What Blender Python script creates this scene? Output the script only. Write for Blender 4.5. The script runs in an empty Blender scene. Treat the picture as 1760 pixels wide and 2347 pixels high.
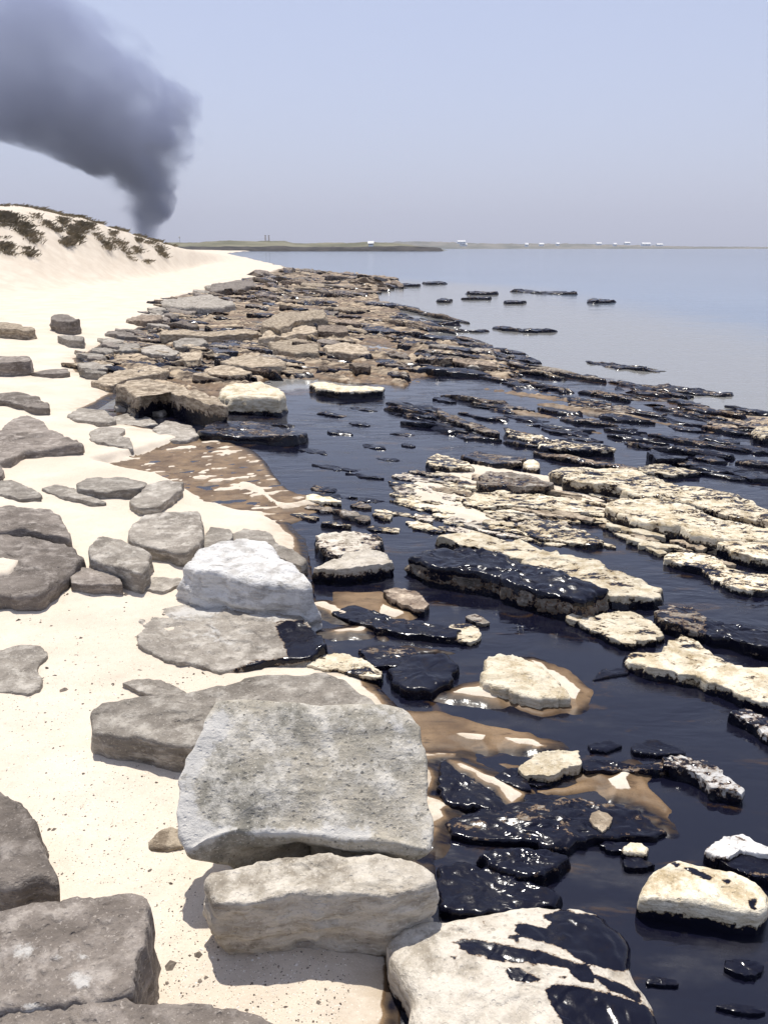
import bpy, bmesh, math, random
import numpy as np
from mathutils import Vector

scene = bpy.context.scene
C = scene.collection
random.seed(7)
rng = np.random.default_rng(11)

# ------------------------------------------------------------------ camera, sky, sun, exposure
EYE = 1.6
PITCH = math.radians(18.2)
FPX, CX, CY = 1842.0, 880.0, 1173.5
cam = bpy.data.cameras.new("camera")
cam.sensor_fit = 'VERTICAL'
cam.sensor_height = 24.0
cam.lens = 24.0 * FPX / 2347.0
cam.clip_start = 0.02
cam.clip_end = 30000
cam_ob = bpy.data.objects.new("camera", cam)
cam_ob.location = (0, 0, EYE)
cam_ob.rotation_euler = (math.radians(90) - PITCH, 0, 0)
C.objects.link(cam_ob)
scene.camera = cam_ob

SUN_ELEV = math.radians(65)
SUN_AZ = math.radians(-12)          # from +Y (view direction), negative = left
world = bpy.data.worlds.new("World")
scene.world = world
world.use_nodes = True
wn, wl = world.node_tree.nodes, world.node_tree.links
wn.clear()
sky = wn.new('ShaderNodeTexSky')
sky.sky_type = 'NISHITA'
sky.sun_disc = False
sky.sun_elevation = SUN_ELEV
sky.sun_rotation = SUN_AZ
sky.air_density = 1.0
sky.dust_density = 1.0
sky.ozone_density = 3.0
tint = wn.new('ShaderNodeMix'); tint.data_type = 'RGBA'; tint.blend_type = 'MULTIPLY'
tint.inputs['Factor'].default_value = 1.0
tint.inputs['B'].default_value = (1.0, 0.96, 1.0, 1)
bg = wn.new('ShaderNodeBackground'); bg.inputs['Strength'].default_value = 0.083
wo = wn.new('ShaderNodeOutputWorld')
veil = wn.new('ShaderNodeMix'); veil.data_type = 'RGBA'          # thin even high haze over the whole sky
wtc = wn.new('ShaderNodeTexCoord'); wsep = wn.new('ShaderNodeSeparateXYZ'); wl.new(wtc.outputs['Generated'], wsep.inputs[0])
wmr = wn.new('ShaderNodeMapRange'); wl.new(wsep.outputs['Z'], wmr.inputs['Value'])
for k_, v_ in zip(('From Min', 'From Max', 'To Min', 'To Max'), (0.0, 0.75, 0.68, 0.25)): wmr.inputs[k_].default_value = v_
wl.new(wmr.outputs[0], veil.inputs['Factor'])           # the veil thins towards the zenith
veil.inputs['B'].default_value = (5.7, 6.1, 7.9, 1)
wl.new(sky.outputs[0], tint.inputs['A']); wl.new(tint.outputs['Result'], veil.inputs['A']); wl.new(veil.outputs['Result'], bg.inputs['Color'])
wl.new(bg.outputs[0], wo.inputs['Surface'])

sun = bpy.data.lights.new("sun", 'SUN')
sun.energy = 3.9
sun.angle = math.radians(0.6)
sun.color = (1.0, 0.955, 0.88)
sun_ob = bpy.data.objects.new("sun", sun)
sd_ = Vector((math.sin(SUN_AZ) * math.cos(SUN_ELEV), math.cos(SUN_AZ) * math.cos(SUN_ELEV), math.sin(SUN_ELEV)))
sun_ob.rotation_euler = sd_.to_track_quat('Z', 'Y').to_euler()
sun_ob.location = (-20, 20, 40)
C.objects.link(sun_ob)

scene.view_settings.view_transform = 'Standard'
scene.view_settings.look = 'None'
scene.view_settings.gamma = 1
scene.view_settings.exposure = 0.55
scene.view_settings.use_curve_mapping = False
scene.cycles.volume_bounces = 0
scene.cycles.max_bounces = 6
HAZE = 2.1e-4

# ------------------------------------------------------------------ numeric helpers
_perm = rng.permutation(256); _perm = np.concatenate([_perm, _perm, _perm])
_grad = rng.normal(size=(256, 3)); _grad /= np.linalg.norm(_grad, axis=1)[:, None]

def perlin(p):
    p = np.asarray(p, float)
    i = np.floor(p).astype(int); f = p - i; i &= 255
    u = f * f * f * (f * (f * 6 - 15) + 10)
    out = 0
    for dx in (0, 1):
        for dy in (0, 1):
            for dz in (0, 1):
                h = _perm[_perm[_perm[(i[:, 0] + dx) & 255] + ((i[:, 1] + dy) & 255)] + ((i[:, 2] + dz) & 255)]
                g = _grad[h & 255]
                d = g[:, 0] * (f[:, 0] - dx) + g[:, 1] * (f[:, 1] - dy) + g[:, 2] * (f[:, 2] - dz)
                w = (u[:, 0] if dx else 1 - u[:, 0]) * (u[:, 1] if dy else 1 - u[:, 1]) * (u[:, 2] if dz else 1 - u[:, 2])
                out = out + w * d
    return out * 1.5

def fbm(p, octaves=4, gain=0.5, lac=2.03):
    p = np.asarray(p, float); a, s, out = 1.0, 1.0, 0
    for k in range(octaves):
        out = out + a * perlin(p * s + 17.3 * k)
        a *= gain; s *= lac
    return out

def smooth(a, b, x):
    t = np.clip((x - a) / (b - a), 0, 1)
    return t * t * (3 - 2 * t)

def ray(px, py):
    xc, yc = (px - CX) / FPX, -(py - CY) / FPX
    return np.array((xc, math.cos(PITCH) + yc * math.sin(PITCH), -math.sin(PITCH) + yc * math.cos(PITCH)))

def P(px, py, z=0.0):
    d = ray(px, py); t = (z - EYE) / d[2]
    return np.array((d[0] * t, d[1] * t, z))

def PY(px, py, y):
    d = ray(px, py); t = y / d[1]
    return np.array((d[0] * t, y, EYE + d[2] * t))

def win(x0, y0, s=1 / 1.8852):
    return lambda pts: [(x0 + x * s, y0 + y * s) for x, y in pts]
W1 = win(0, 440); W2 = win(880, 500); W3 = win(0, 860); W4 = win(880, 900)
W5 = win(0, 1300); W6 = win(880, 1300); W7 = win(0, 1747); W8 = win(880, 1747)
W0 = win(0, 0, 1.0)

def ground_poly(px_pts):
    return np.array([P(x, y, 0)[:2] for x, y in px_pts])

def sdist(xy, poly):
    """signed distance to a polygon, positive inside"""
    best = np.full(len(xy), 1e18); inside = np.zeros(len(xy), bool)
    n = len(poly)
    for k in range(n):
        a, b = poly[k], poly[(k + 1) % n]
        ab = b - a; ap = xy - a
        t = np.clip((ap @ ab) / max(ab @ ab, 1e-12), 0, 1)
        d = ap - t[:, None] * ab
        best = np.minimum(best, (d * d).sum(1))
        c = (a[1] > xy[:, 1]) != (b[1] > xy[:, 1])
        if abs(b[1] - a[1]) > 1e-12:
            xi = a[0] + (xy[:, 1] - a[1]) / (b[1] - a[1]) * (b[0] - a[0])
            inside ^= c & (xy[:, 0] < xi)
    s = np.sqrt(best)
    return np.where(inside, s, -s)

def project(v):
    """world points to photo pixels (used once, to lay a stain on the rock that carries it)"""
    v = np.asarray(v); d = v - np.array((0, 0, EYE))
    dep = d[:, 1] * math.cos(PITCH) - d[:, 2] * math.sin(PITCH)
    up = d[:, 1] * math.sin(PITCH) + d[:, 2] * math.cos(PITCH)
    return np.stack([CX + FPX * d[:, 0] / dep, CY - FPX * up / dep], 1)

# ------------------------------------------------------------------ scene helpers
def link_mesh(name, verts, faces, mat, parent=None, attrs=None, smooth_shade=True):
    me = bpy.data.meshes.new(name)
    me.from_pydata([tuple(v) for v in verts], [], faces)
    if attrs:
        for k, a in attrs.items():
            at = me.attributes.new(k, 'FLOAT', 'POINT')
            at.data.foreach_set('value', np.asarray(a, np.float32))
    me.materials.append(mat)
    if smooth_shade:
        me.polygons.foreach_set('use_smooth', [True] * len(me.polygons))
    me.update()
    o = bpy.data.objects.new(name, me)
    C.objects.link(o)
    if parent is not None:
        o.parent = parent
    return o

def fast_grid(name, verts, nr, nc, mat, attrs=None, keep=None):
    me = bpy.data.meshes.new(name)
    idx = np.arange(nr * nc).reshape(nr, nc)
    q = np.stack([idx[:-1, :-1], idx[:-1, 1:], idx[1:, 1:], idx[1:, :-1]], -1).reshape(-1, 4)
    if keep is not None:
        q = q[keep[q].any(1)]
        used = np.unique(q); remap = np.full(nr * nc, -1); remap[used] = np.arange(len(used))
        q = remap[q]; verts = verts[used]
        if attrs: attrs = {k: a[used] for k, a in attrs.items()}
    me.vertices.add(len(verts)); me.vertices.foreach_set('co', np.asarray(verts, np.float32).ravel())
    me.loops.add(q.size); me.loops.foreach_set('vertex_index', q.ravel().astype(np.int32))
    me.polygons.add(len(q))
    me.polygons.foreach_set('loop_start', np.arange(0, q.size, 4, dtype=np.int32))
    me.update(calc_edges=True)
    me.polygons.foreach_set('use_smooth', [True] * len(q))
    if attrs:
        for k, a in attrs.items():
            at = me.attributes.new(k, 'FLOAT', 'POINT'); at.data.foreach_set('value', np.asarray(a, np.float32))
    me.materials.append(mat); me.update()
    o = bpy.data.objects.new(name, me); C.objects.link(o)
    return o

def tag(o, label=None, cat=None, group=None, kind=None):
    if label: o['label'] = label
    if cat: o['category'] = cat
    if group: o['group'] = group
    if kind: o['kind'] = kind
    return o

class NT:
    """tiny node tree builder"""
    def __init__(self, name):
        self.m = bpy.data.materials.new(name); self.m.use_nodes = True
        self.n = self.m.node_tree.nodes; self.l = self.m.node_tree.links
        self.n.clear(); self.out = self.n.new('ShaderNodeOutputMaterial')
    def put(self, sock, v):
        if hasattr(v, 'is_linked') or hasattr(v, 'links'): self.l.new(v, sock)
        elif isinstance(v, (tuple, list)) and len(v) == 3 and sock.type == 'RGBA': sock.default_value = (*v, 1)
        else: sock.default_value = v
    def coord(self, kind='Object'):
        return self.n.new('ShaderNodeTexCoord').outputs[kind]
    def geo(self, what='Position'):
        return self.n.new('ShaderNodeNewGeometry').outputs[what]
    def noise(self, vec, scale, detail=5, rough=0.55, dist=0.0):
        t = self.n.new('ShaderNodeTexNoise'); self.put(t.inputs['Vector'], vec)
        t.inputs['Scale'].default_value = scale; t.inputs['Detail'].default_value = detail
        t.inputs['Roughness'].default_value = rough; t.inputs['Distortion'].default_value = dist
        return t.outputs['Fac']
    def voro(self, vec, scale, feature='F1', out='Distance'):
        t = self.n.new('ShaderNodeTexVoronoi'); t.feature = feature
        self.put(t.inputs['Vector'], vec); t.inputs['Scale'].default_value = scale
        return t.outputs[out]
    def mapv(self, vec, scale=(1, 1, 1), rot=(0, 0, 0), loc=(0, 0, 0)):
        t = self.n.new('ShaderNodeMapping'); self.put(t.inputs['Vector'], vec)
        t.inputs['Scale'].default_value = scale; t.inputs['Rotation'].default_value = rot
        self.put(t.inputs['Location'], loc)
        return t.outputs[0]
    def rng(self, v, a, b, c=0.0, d=1.0, smooth_=True):
        t = self.n.new('ShaderNodeMapRange'); self.put(t.inputs['Value'], v)
        t.interpolation_type = 'SMOOTHSTEP' if smooth_ else 'LINEAR'
        for k, x in zip(('From Min', 'From Max', 'To Min', 'To Max'), (a, b, c, d)): self.put(t.inputs[k], x)
        return t.outputs['Result']
    def math(self, op, a, b=0.0, c=None):
        t = self.n.new('ShaderNodeMath'); t.operation = op
        self.put(t.inputs[0], a); self.put(t.inputs[1], b)
        if c is not None: self.put(t.inputs[2], c)
        return t.outputs[0]
    def mix(self, f, a, b):
        t = self.n.new('ShaderNodeMix'); t.data_type = 'RGBA'
        self.put(t.inputs['Factor'], f); self.put(t.inputs['A'], a); self.put(t.inputs['B'], b)
        return t.outputs['Result']
    def mixf(self, f, a, b):
        t = self.n.new('ShaderNodeMix'); t.data_type = 'FLOAT'
        self.put(t.inputs['Factor'], f); self.put(t.inputs['A'], a); self.put(t.inputs['B'], b)
        return t.outputs['Result']
    def attr(self, name):
        t = self.n.new('ShaderNodeAttribute'); t.attribute_name = name
        return t.outputs['Fac']
    def rand(self):
        return self.n.new('ShaderNodeObjectInfo').outputs['Random']
    def bump(self, h, strength=0.4, distance=0.01, normal=None):
        t = self.n.new('ShaderNodeBump'); self.put(t.inputs['Height'], h)
        self.put(t.inputs['Strength'], strength); t.inputs['Distance'].default_value = distance
        if normal is not None: self.put(t.inputs['Normal'], normal)
        return t.outputs[0]
    def bsdf(self, color, rough=0.8, normal=None, spec=0.3, ior=1.5):
        t = self.n.new('ShaderNodeBsdfPrincipled')
        self.put(t.inputs['Base Color'], color); self.put(t.inputs['Roughness'], rough)
        self.put(t.inputs['Specular IOR Level'], spec); t.inputs['IOR'].default_value = ior
        if normal is not None: self.put(t.inputs['Normal'], normal)
        return t.outputs[0]
    def mixsh(self, f, a, b):
        t = self.n.new('ShaderNodeMixShader'); self.put(t.inputs[0], f)
        self.l.new(a, t.inputs[1]); self.l.new(b, t.inputs[2])
        return t.outputs[0]
    def done(self, sh):
        self.l.new(sh, self.out.inputs['Surface']); return self.m

# ------------------------------------------------------------------ materials
OIL = (0.0045, 0.0048, 0.012)

def oil_bits(t, pos):
    h = t.math('ADD', t.noise(pos, 14, 4, 0.6), t.math('MULTIPLY', t.noise(pos, 60, 3, 0.6), 0.15))
    nb = t.bump(h, 0.16, 0.02)
    oc = t.mix(t.rng(t.noise(pos, 21, 6, 0.7), 0.56, 0.70), OIL, (0.014, 0.010, 0.009))
    return t.bsdf(oc, t.rng(t.noise(pos, 9, 5, 0.65), 0.3, 0.7, 0.10, 0.30), nb, 0.26, 1.5)

def stone(name, dark, mid, light, cover=0.5, speck=0.5, brown=(0.16, 0.10, 0.055), streak=(1, 1, 3), bumpk=0.75, var=0.25):
    t = NT(name)
    pos = t.geo()
    r = t.rand()
    off = t.n.new('ShaderNodeVectorMath'); off.operation = 'ADD'
    comb = t.n.new('ShaderNodeCombineXYZ')
    for k in range(3): t.put(comb.inputs[k], t.math('MULTIPLY', r, 37.0 + 11 * k))
    t.put(off.inputs[0], pos); t.put(off.inputs[1], comb.outputs[0])
    p = off.outputs[0]
    ps = t.mapv(p, streak, (0, 0, 0.7))
    big = t.noise(ps, 3.2, 6, 0.62, 0.6)
    med = t.noise(ps, 13, 6, 0.68)
    fine = t.noise(p, 95, 4, 0.7)
    c = t.mix(t.rng(big, 0.33, 0.66), dark, mid)
    c = t.mix(t.rng(med, 1 - cover - 0.12, 1 - cover + 0.14), c, light)
    c = t.mix(t.math('MULTIPLY', t.rng(fine, 0.55, 0.72), speck), c, tuple(x * 0.35 for x in dark))
    c = t.mix(t.math('MULTIPLY', t.rng(t.noise(p, 140, 2, 0.6), 0.6, 0.7), 0.5), c, tuple(min(1, x * 1.25) for x in light))
    bands = t.noise(t.mapv(p, (2.0, 9.0, 14.0), (0, 0, 0.5)), 2.2, 5, 0.65)
    c = t.mix(t.math('MULTIPLY', t.rng(bands, 0.52, 0.68), 0.45), c, tuple(x * 0.75 for x in dark))
    pits = t.rng(t.voro(t.mapv(p, (1, 1, 1.6)), 42), 0.12, 0.26)
    c = t.mix(t.math('MULTIPLY', t.math('SUBTRACT', 1.0, pits), t.math('MULTIPLY', t.rng(t.noise(p, 7), 0.45, 0.7), 0.7 * speck)), c, tuple(x * 0.4 for x in dark))
    hv = t.n.new('ShaderNodeHueSaturation'); t.put(hv.inputs['Color'], c)
    t.put(hv.inputs['Value'], t.rng(r, 0, 1, 1 - var, 1 + var * 0.6, False))
    c = hv.outputs[0]
    pl = t.math('ADD', t.attr('pale'), t.math('MULTIPLY', t.math('SUBTRACT', t.noise(ps, 24, 6, 0.75), 0.5), 2.6))
    c = t.mix(t.math('MULTIPLY', t.rng(pl, 0.45, 0.95), 0.75), c, (0.56, 0.54, 0.50))
    ht = t.math('ADD', t.math('MULTIPLY', med, 0.8), t.math('ADD', t.math('MULTIPLY', fine, 0.28), t.math('MULTIPLY', pits, 0.18)))
    ht = t.math('ADD', ht, t.math('MULTIPLY', t.noise(t.mapv(p, (1, 1, 6)), 8, 5, 0.6), 0.5))
    nb = t.bump(ht, bumpk, 0.02)
    # oil soaked into and lying on the stone
    a = t.attr('oil')
    brk = t.math('ADD', t.math('MULTIPLY', t.noise(t.mapv(p, (1, 1.8, 1.2), (0, 0, 0.75)), 15, 6, 0.72), 1.1), t.math('MULTIPLY', t.noise(p, 70, 3, 0.6), 0.35))
    brk = t.math('ADD', brk, t.math('MULTIPLY', t.noise(t.mapv(p, (1, 2.0, 1.2), (0, 0, 0.75)), 4.5, 4, 0.6), 0.75))
    m = t.math('ADD', a, t.math('SUBTRACT', brk, 1.1))
    c = t.mix(t.rng(m, 0.40, 0.52), c, brown)
    dry = t.bsdf(c, 0.88, nb, 0.25)
    return t.done(t.mixsh(t.rng(m, 0.485, 0.53), dry, oil_bits(t, pos)))

M_GREY = stone('grey_sandstone', (0.19, 0.165, 0.135), (0.35, 0.312, 0.262), (0.54, 0.495, 0.425), 0.44, 0.45)
M_TAUPE = stone('taupe_sandstone', (0.13, 0.108, 0.09), (0.245, 0.21, 0.178), (0.39, 0.345, 0.30), 0.42, 0.45)
M_TAN = stone('tan_sandstone', (0.17, 0.13, 0.09), (0.33, 0.26, 0.18), (0.55, 0.46, 0.34), 0.48, 0.5)
M_BROWN = stone('brown_shelf_rock', (0.07, 0.05, 0.038), (0.23, 0.175, 0.13), (0.50, 0.41, 0.31), 0.44, 0.55, var=0.4)
M_CREAM = stone('cream_sandstone', (0.40, 0.31, 0.18), (0.66, 0.56, 0.39), (0.78, 0.70, 0.54), 0.52, 0.5, brown=(0.13, 0.08, 0.03))
M_WHITE = stone('white_stone', (0.33, 0.305, 0.27), (0.58, 0.555, 0.515), (0.75, 0.735, 0.70), 0.55, 0.3)
M_BOULDER = stone('lichened_boulder', (0.20, 0.188, 0.155), (0.48, 0.43, 0.34), (0.63, 0.59, 0.51), 0.45, 0.95, streak=(1, 1, 1), bumpk=0.6)
M_PALE = stone('pale_rock', (0.28, 0.24, 0.185), (0.52, 0.46, 0.37), (0.68, 0.62, 0.52), 0.53, 0.5, bumpk=0.65)
M_BLACK = stone('oil_blackened_rock', (0.10, 0.085, 0.07), (0.30, 0.26, 0.21), (0.60, 0.55, 0.48), 0.4, 0.5)

def sand_material():
    t = NT('beach_sand'); pos = t.geo()
    n1 = t.noise(pos, 1.7, 5, 0.6); n2 = t.noise(pos, 38, 4, 0.7); n3 = t.noise(pos, 210, 3, 0.7)
    c = t.mix(t.rng(n1, 0.3, 0.7), (0.585, 0.50, 0.395), (0.67, 0.59, 0.48))
    c = t.mix(t.math('MULTIPLY', t.rng(n2, 0.5, 0.75), 0.35), c, (0.47, 0.395, 0.29))
    c = t.mix(t.math('MULTIPLY', t.rng(n3, 0.58, 0.74), 0.55), c, (0.30, 0.245, 0.18))
    c = t.mix(t.rng(t.noise(pos, 260, 2, 0.5), 0.64, 0.72), c, (0.82, 0.76, 0.66))
    bed = t.attr('bed'); film = t.attr('film')
    bedc = t.mix(t.rng(t.noise(t.mapv(pos, (1, 3.2, 3), (0, 0, 0.73)), 2.6, 6, 0.68), 0.38, 0.64), (0.060, 0.042, 0.032), (0.50, 0.40, 0.28))
    c = t.mix(bed, c, bedc)
    brk = t.math('SUBTRACT', t.noise(t.mapv(pos, (1, 2.8, 1), (0, 0, 0.35)), 9, 6, 0.65), 0.5)
    f = t.math('ADD', film, t.math('MULTIPLY', brk, 0.55))
    wet = t.rng(f, 0.42, 0.56)
    brown = t.mix(t.rng(t.noise(pos, 6, 5), 0.35, 0.65), (0.12, 0.072, 0.036), (0.23, 0.15, 0.08))
    brown = t.mix(t.math('MULTIPLY', t.rng(n3, 0.48, 0.72), 0.45), brown, (0.05, 0.032, 0.018))
    brown = t.mix(t.rng(t.noise(t.mapv(pos, (1, 3, 1), (0, 0, 0.4)), 7, 6, 0.7), 0.56, 0.68), brown, (0.075, 0.045, 0.024))
    brown = t.mix(t.rng(f, 0.60, 1.0), brown, (0.030, 0.018, 0.011))
    damp = t.math('MULTIPLY', t.attr('damp'), t.rng(t.noise(t.mapv(pos, (1, 2, 1), (0, 0, 0.4)), 5, 6, 0.7), 0.40, 0.60))
    c = t.mix(t.math('MULTIPLY', damp, 0.62), c, (0.33, 0.25, 0.16))
    c = t.mix(wet, c, brown)
    drk = t.rng(f, 0.95, 1.06)
    h = t.math('ADD', t.math('MULTIPLY', n2, 0.6), t.math('ADD', t.math('MULTIPLY', n3, 0.35), t.math('MULTIPLY', t.noise(pos, 9, 4), 0.8)))
    nb = t.bump(h, t.mixf(wet, 0.35, 0.12), 0.012)
    s = t.bsdf(c, t.mixf(wet, 0.92, 0.52), nb, t.mixf(wet, 0.2, 0.22))
    return t.done(t.mixsh(drk, s, oil_bits(t, pos)))
M_SAND = sand_material()

def oil_material():
    t = NT('oil_slick'); pos = t.geo()
    st = t.mapv(pos, (1, 2.4, 1), (0, 0, 0.35))
    h = t.math('ADD', t.noise(st, 2.2, 3, 0.55, 0.8), t.math('MULTIPLY', t.noise(st, 9, 3, 0.55, 0.5), 0.22))
    patch = t.rng(t.noise(pos, 0.9, 3), 0.40, 0.66, 0.10, 1.3)
    nb = t.bump(h, t.math('MULTIPLY', patch, 0.22), 0.05)
    film = t.noise(t.mapv(pos, (1, 2.6, 1), (0, 0, 0.5)), 3.4, 7, 0.68, 0.7)
    oc = t.mix(t.rng(film, 0.575, 0.68), OIL, (0.040, 0.022, 0.010))
    s = t.bsdf(oc, t.rng(t.noise(t.mapv(pos, (1, 2.2, 1), (0, 0, 0.4)), 3, 6, 0.65), 0.38, 0.66, 0.03, 0.28), nb, 0.5, 1.6)
    brown = t.bsdf((0.075, 0.04, 0.016), 0.2, nb, 0.4)
    tr = t.n.new('ShaderNodeBsdfTransparent').outputs[0]
    a = t.math('ADD', t.attr('cover'), t.math('MULTIPLY', t.math('SUBTRACT', t.noise(t.mapv(pos, (1, 3.2, 1), (0, 0, 0.7)), 3.0, 6, 0.68), 0.5), 1.0))
    s = t.mixsh(t.rng(a, 0.45, 0.62), brown, s)
    return t.done(t.mixsh(t.rng(a, 0.40, 0.46), tr, s))
M_OIL = oil_material()

def sea_material():
    t = NT('sea_water'); pos = t.geo()
    st = t.mapv(pos, (0.55, 1.5, 1), (0, 0, -0.1))
    h = t.math('ADD', t.noise(st, 0.9, 4, 0.6, 0.4), t.math('MULTIPLY', t.noise(st, 5, 4, 0.6), 0.22))
    nb = t.bump(h, 0.10, 0.12)
    sh = t.attr('shallow')
    deep = t.mix(t.rng(t.noise(t.mapv(pos, (0.02, 0.10, 1)), 1.0, 4), 0.35, 0.65), (0.095, 0.15, 0.235), (0.125, 0.185, 0.275))
    c = t.mix(t.rng(t.math('ADD', sh, t.math('MULTIPLY', t.math('SUBTRACT', t.noise(t.mapv(pos, (1, 2.5, 1), (0, 0, 0.6)), 0.7, 5), 0.5), 0.5)), 0.2, 0.95), deep, (0.215, 0.21, 0.195))
    return t.done(t.bsdf(c, 0.09, nb, 0.5, 1.33))
M_SEA = sea_material()

def plain(name, a, b, scale, rough=0.9, bumpk=0.4, dist=0.05):
    t = NT(name); pos = t.geo()
    n = t.noise(pos, scale, 6, 0.65)
    return t.done(t.bsdf(t.mix(t.rng(n, 0.35, 0.65), a, b), rough, t.bump(n, bumpk, dist), 0.2))
M_GRASSLAND = plain('coastal_grassland', (0.10, 0.098, 0.055), (0.20, 0.185, 0.12), 0.03, 0.95)
M_FARLAND = plain('far_land', (0.10, 0.105, 0.085), (0.22, 0.20, 0.165), 0.012, 0.95)
M_SHORE = plain('dark_shore_rock', (0.018, 0.016, 0.015), (0.06, 0.052, 0.045), 0.12, 0.9)
M_WALL = plain('white_render', (0.72, 0.71, 0.68), (0.82, 0.81, 0.79), 0.3, 0.8, 0.1)
M_ROOF = plain('grey_roof', (0.30, 0.27, 0.25), (0.42, 0.38, 0.35), 0.3, 0.8, 0.1)
M_GLASS = plain('dark_window', (0.03, 0.035, 0.045), (0.05, 0.055, 0.065), 0.3, 0.2, 0.0)
M_STEEL = plain('painted_steel', (0.30, 0.30, 0.33), (0.38, 0.38, 0.40), 0.3, 0.5, 0.0)
M_GRASS = plain('marram_grass', (0.155, 0.13, 0.08), (0.29, 0.24, 0.165), 1.1, 0.9, 0.0)
M_PEBBLE = plain('dark_pebble', (0.07, 0.055, 0.045), (0.24, 0.20, 0.16), 9, 0.85, 0.2, 0.004)
M_SHELL = plain('shell_grit', (0.70, 0.62, 0.52), (0.82, 0.77, 0.70), 9, 0.7, 0.1, 0.004)

# ------------------------------------------------------------------ terrain
SHORE = [(900, 569.2), (560, 576), (520, 581), (570, 592), (620, 603), (655, 613), (610, 628), (560, 640), (520, 655), (470, 665), (420, 678), (372, 692), (362, 718), (330, 745), (290, 765),
         (235, 795), (195, 822), (200, 852), (255, 880), (262, 905), (215, 935), (265, 962), (330, 985), (420, 1000), (500, 1012), (560, 1030), (600, 1065),
         (640, 1110), (690, 1150), (640, 1180), (700, 1240), (720, 1330), (725, 1380), (690, 1440), (560, 1490), (800, 1520), (850, 1570), (930, 1625), (975, 1700), (1005, 1790), (1010, 1890),
         (1003, 1990), (990, 2070), (960, 2130), (930, 2200), (935, 2347), (960, 2700), (980, 5000), (-9000, 5000), (-9000, 569.2)]
SHORE_W = ground_poly(SHORE)
FILM = [W0([(225, 1065), (330, 1040), (400, 1012), (500, 1006), (560, 1035), (610, 1085), (660, 1125), (740, 1145), (770, 1165), (700, 1195), (640, 1205), (560, 1180), (470, 1165), (420, 1130), (330, 1100)]),
        W6([(560, 395), (740, 398), (810, 430), (830, 490), (945, 545), (880, 585), (800, 632), (680, 655), (600, 650), (530, 610), (400, 585), (290, 575), (280, 540), (420, 480)]),
        W6([(110, 620), (250, 600), (400, 650), (640, 690), (740, 760), (600, 790), (330, 810), (160, 800), (130, 700)]),
        W6([(320, 820), (600, 820), (640, 920), (850, 890), (1100, 888), (1180, 915), (1215, 970), (1320, 1065), (1280, 1115), (1160, 1090), (1060, 1030), (900, 1005), (620, 995), (600, 950), (480, 870)]),
        W6([(-60, 330), (50, 345), (65, 370), (0, 400), (-90, 380)]), W6([(-240, 110), (0, 100), (190, 160), (200, 255), (-60, 240), (-240, 200)]),
        W6([(-190, 180), (-60, 260), (60, 300), (330, 350), (420, 400), (260, 390), (60, 380), (-150, 300)])]
FILM_W = [ground_poly(p) for p in FILM]
STAIN_W = ground_poly(W7([(1500, 800), (1640, 765), (1720, 800), (1720, 940), (1620, 930), (1560, 870)]))
BANK = [W6([(275, 552), (430, 508), (540, 550), (480, 580), (360, 572)]), W6([(590, 398), (660, 410), (760, 470), (835, 535), (805, 600), (740, 560)]),
        W6([(300, 730), (440, 728), (432, 772), (350, 762)]), W6([(490, 738), (560, 735), (720, 770), (640, 788), (500, 762)]),
        W6([(150, 795), (330, 812), (325, 832), (200, 838), (248, 920), (212, 990), (345, 1045), (280, 1060), (300, 1100), (240, 1135), (215, 1190), (190, 1100), (160, 900)]),
        W6([(285, 838), (420, 888), (560, 950), (592, 990), (545, 1040), (440, 950), (330, 895)]),
        W6([(855, 898), (960, 920), (1080, 875), (1115, 910), (1060, 940), (1115, 1005), (990, 992), (930, 940)]),
        W6([(1115, 1062), (1170, 1070), (1140, 1085)]), W6([(1135, 1120), (1200, 1122), (1220, 1135), (1150, 1132)]),
        W5([(1330, 172), (1400, 165), (1530, 220), (1585, 235), (1560, 258), (1450, 240)]), W5([(1400, 290), (1500, 280), (1600, 225), (1560, 300), (1450, 312)]),
        W6([(-10, 170), (60, 195), (150, 208), (80, 235), (-30, 230)]), W6([(100, 245), (240, 275), (220, 290), (110, 255)]),
        W3([(960, 430), (1080, 430), (1100, 445), (1000, 440)]), W3([(980, 455), (1060, 470), (1180, 545), (1240, 560), (1380, 545), (1400, 570), (1220, 590), (1150, 560)]),
        W8([(135, 60), (230, 90), (210, 160), (250, 300), (240, 370), (180, 330)])]
BANK_W = [ground_poly(p) for p in BANK]
BED = ground_poly([(655, 612), (760, 622), (900, 634), (930, 648), (880, 668), (900, 690), (980, 705), (960, 730), (1040, 748), (1060, 775), (1180, 815), (1280, 860), (1180, 880), (1060, 868), (1000, 905),
                   (900, 915), (880, 895), (760, 890), (650, 880), (640, 930), (500, 945), (380, 930), (250, 905), (190, 850), (195, 815), (290, 760), (355, 715), (365, 690), (480, 660), (560, 640)])
STRATA = ground_poly([(900, 700), (1000, 715), (1070, 775), (1200, 805), (1300, 835), (1500, 885), (1760, 942), (2300, 1070), (2300, 1300), (1760, 1110), (1400, 1080), (1000, 1050), (880, 960), (840, 880), (760, 800)])
MIDLEDGE = ground_poly([(860, 1070), (1000, 1040), (1250, 1040), (1760, 1150), (2100, 1280), (2100, 1480), (1700, 1340), (1560, 1290), (1400, 1215), (1380, 1290), (1200, 1250), (1000, 1240), (880, 1220), (700, 1200), (760, 1160), (860, 1140)])
SA = math.radians(-42)

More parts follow.
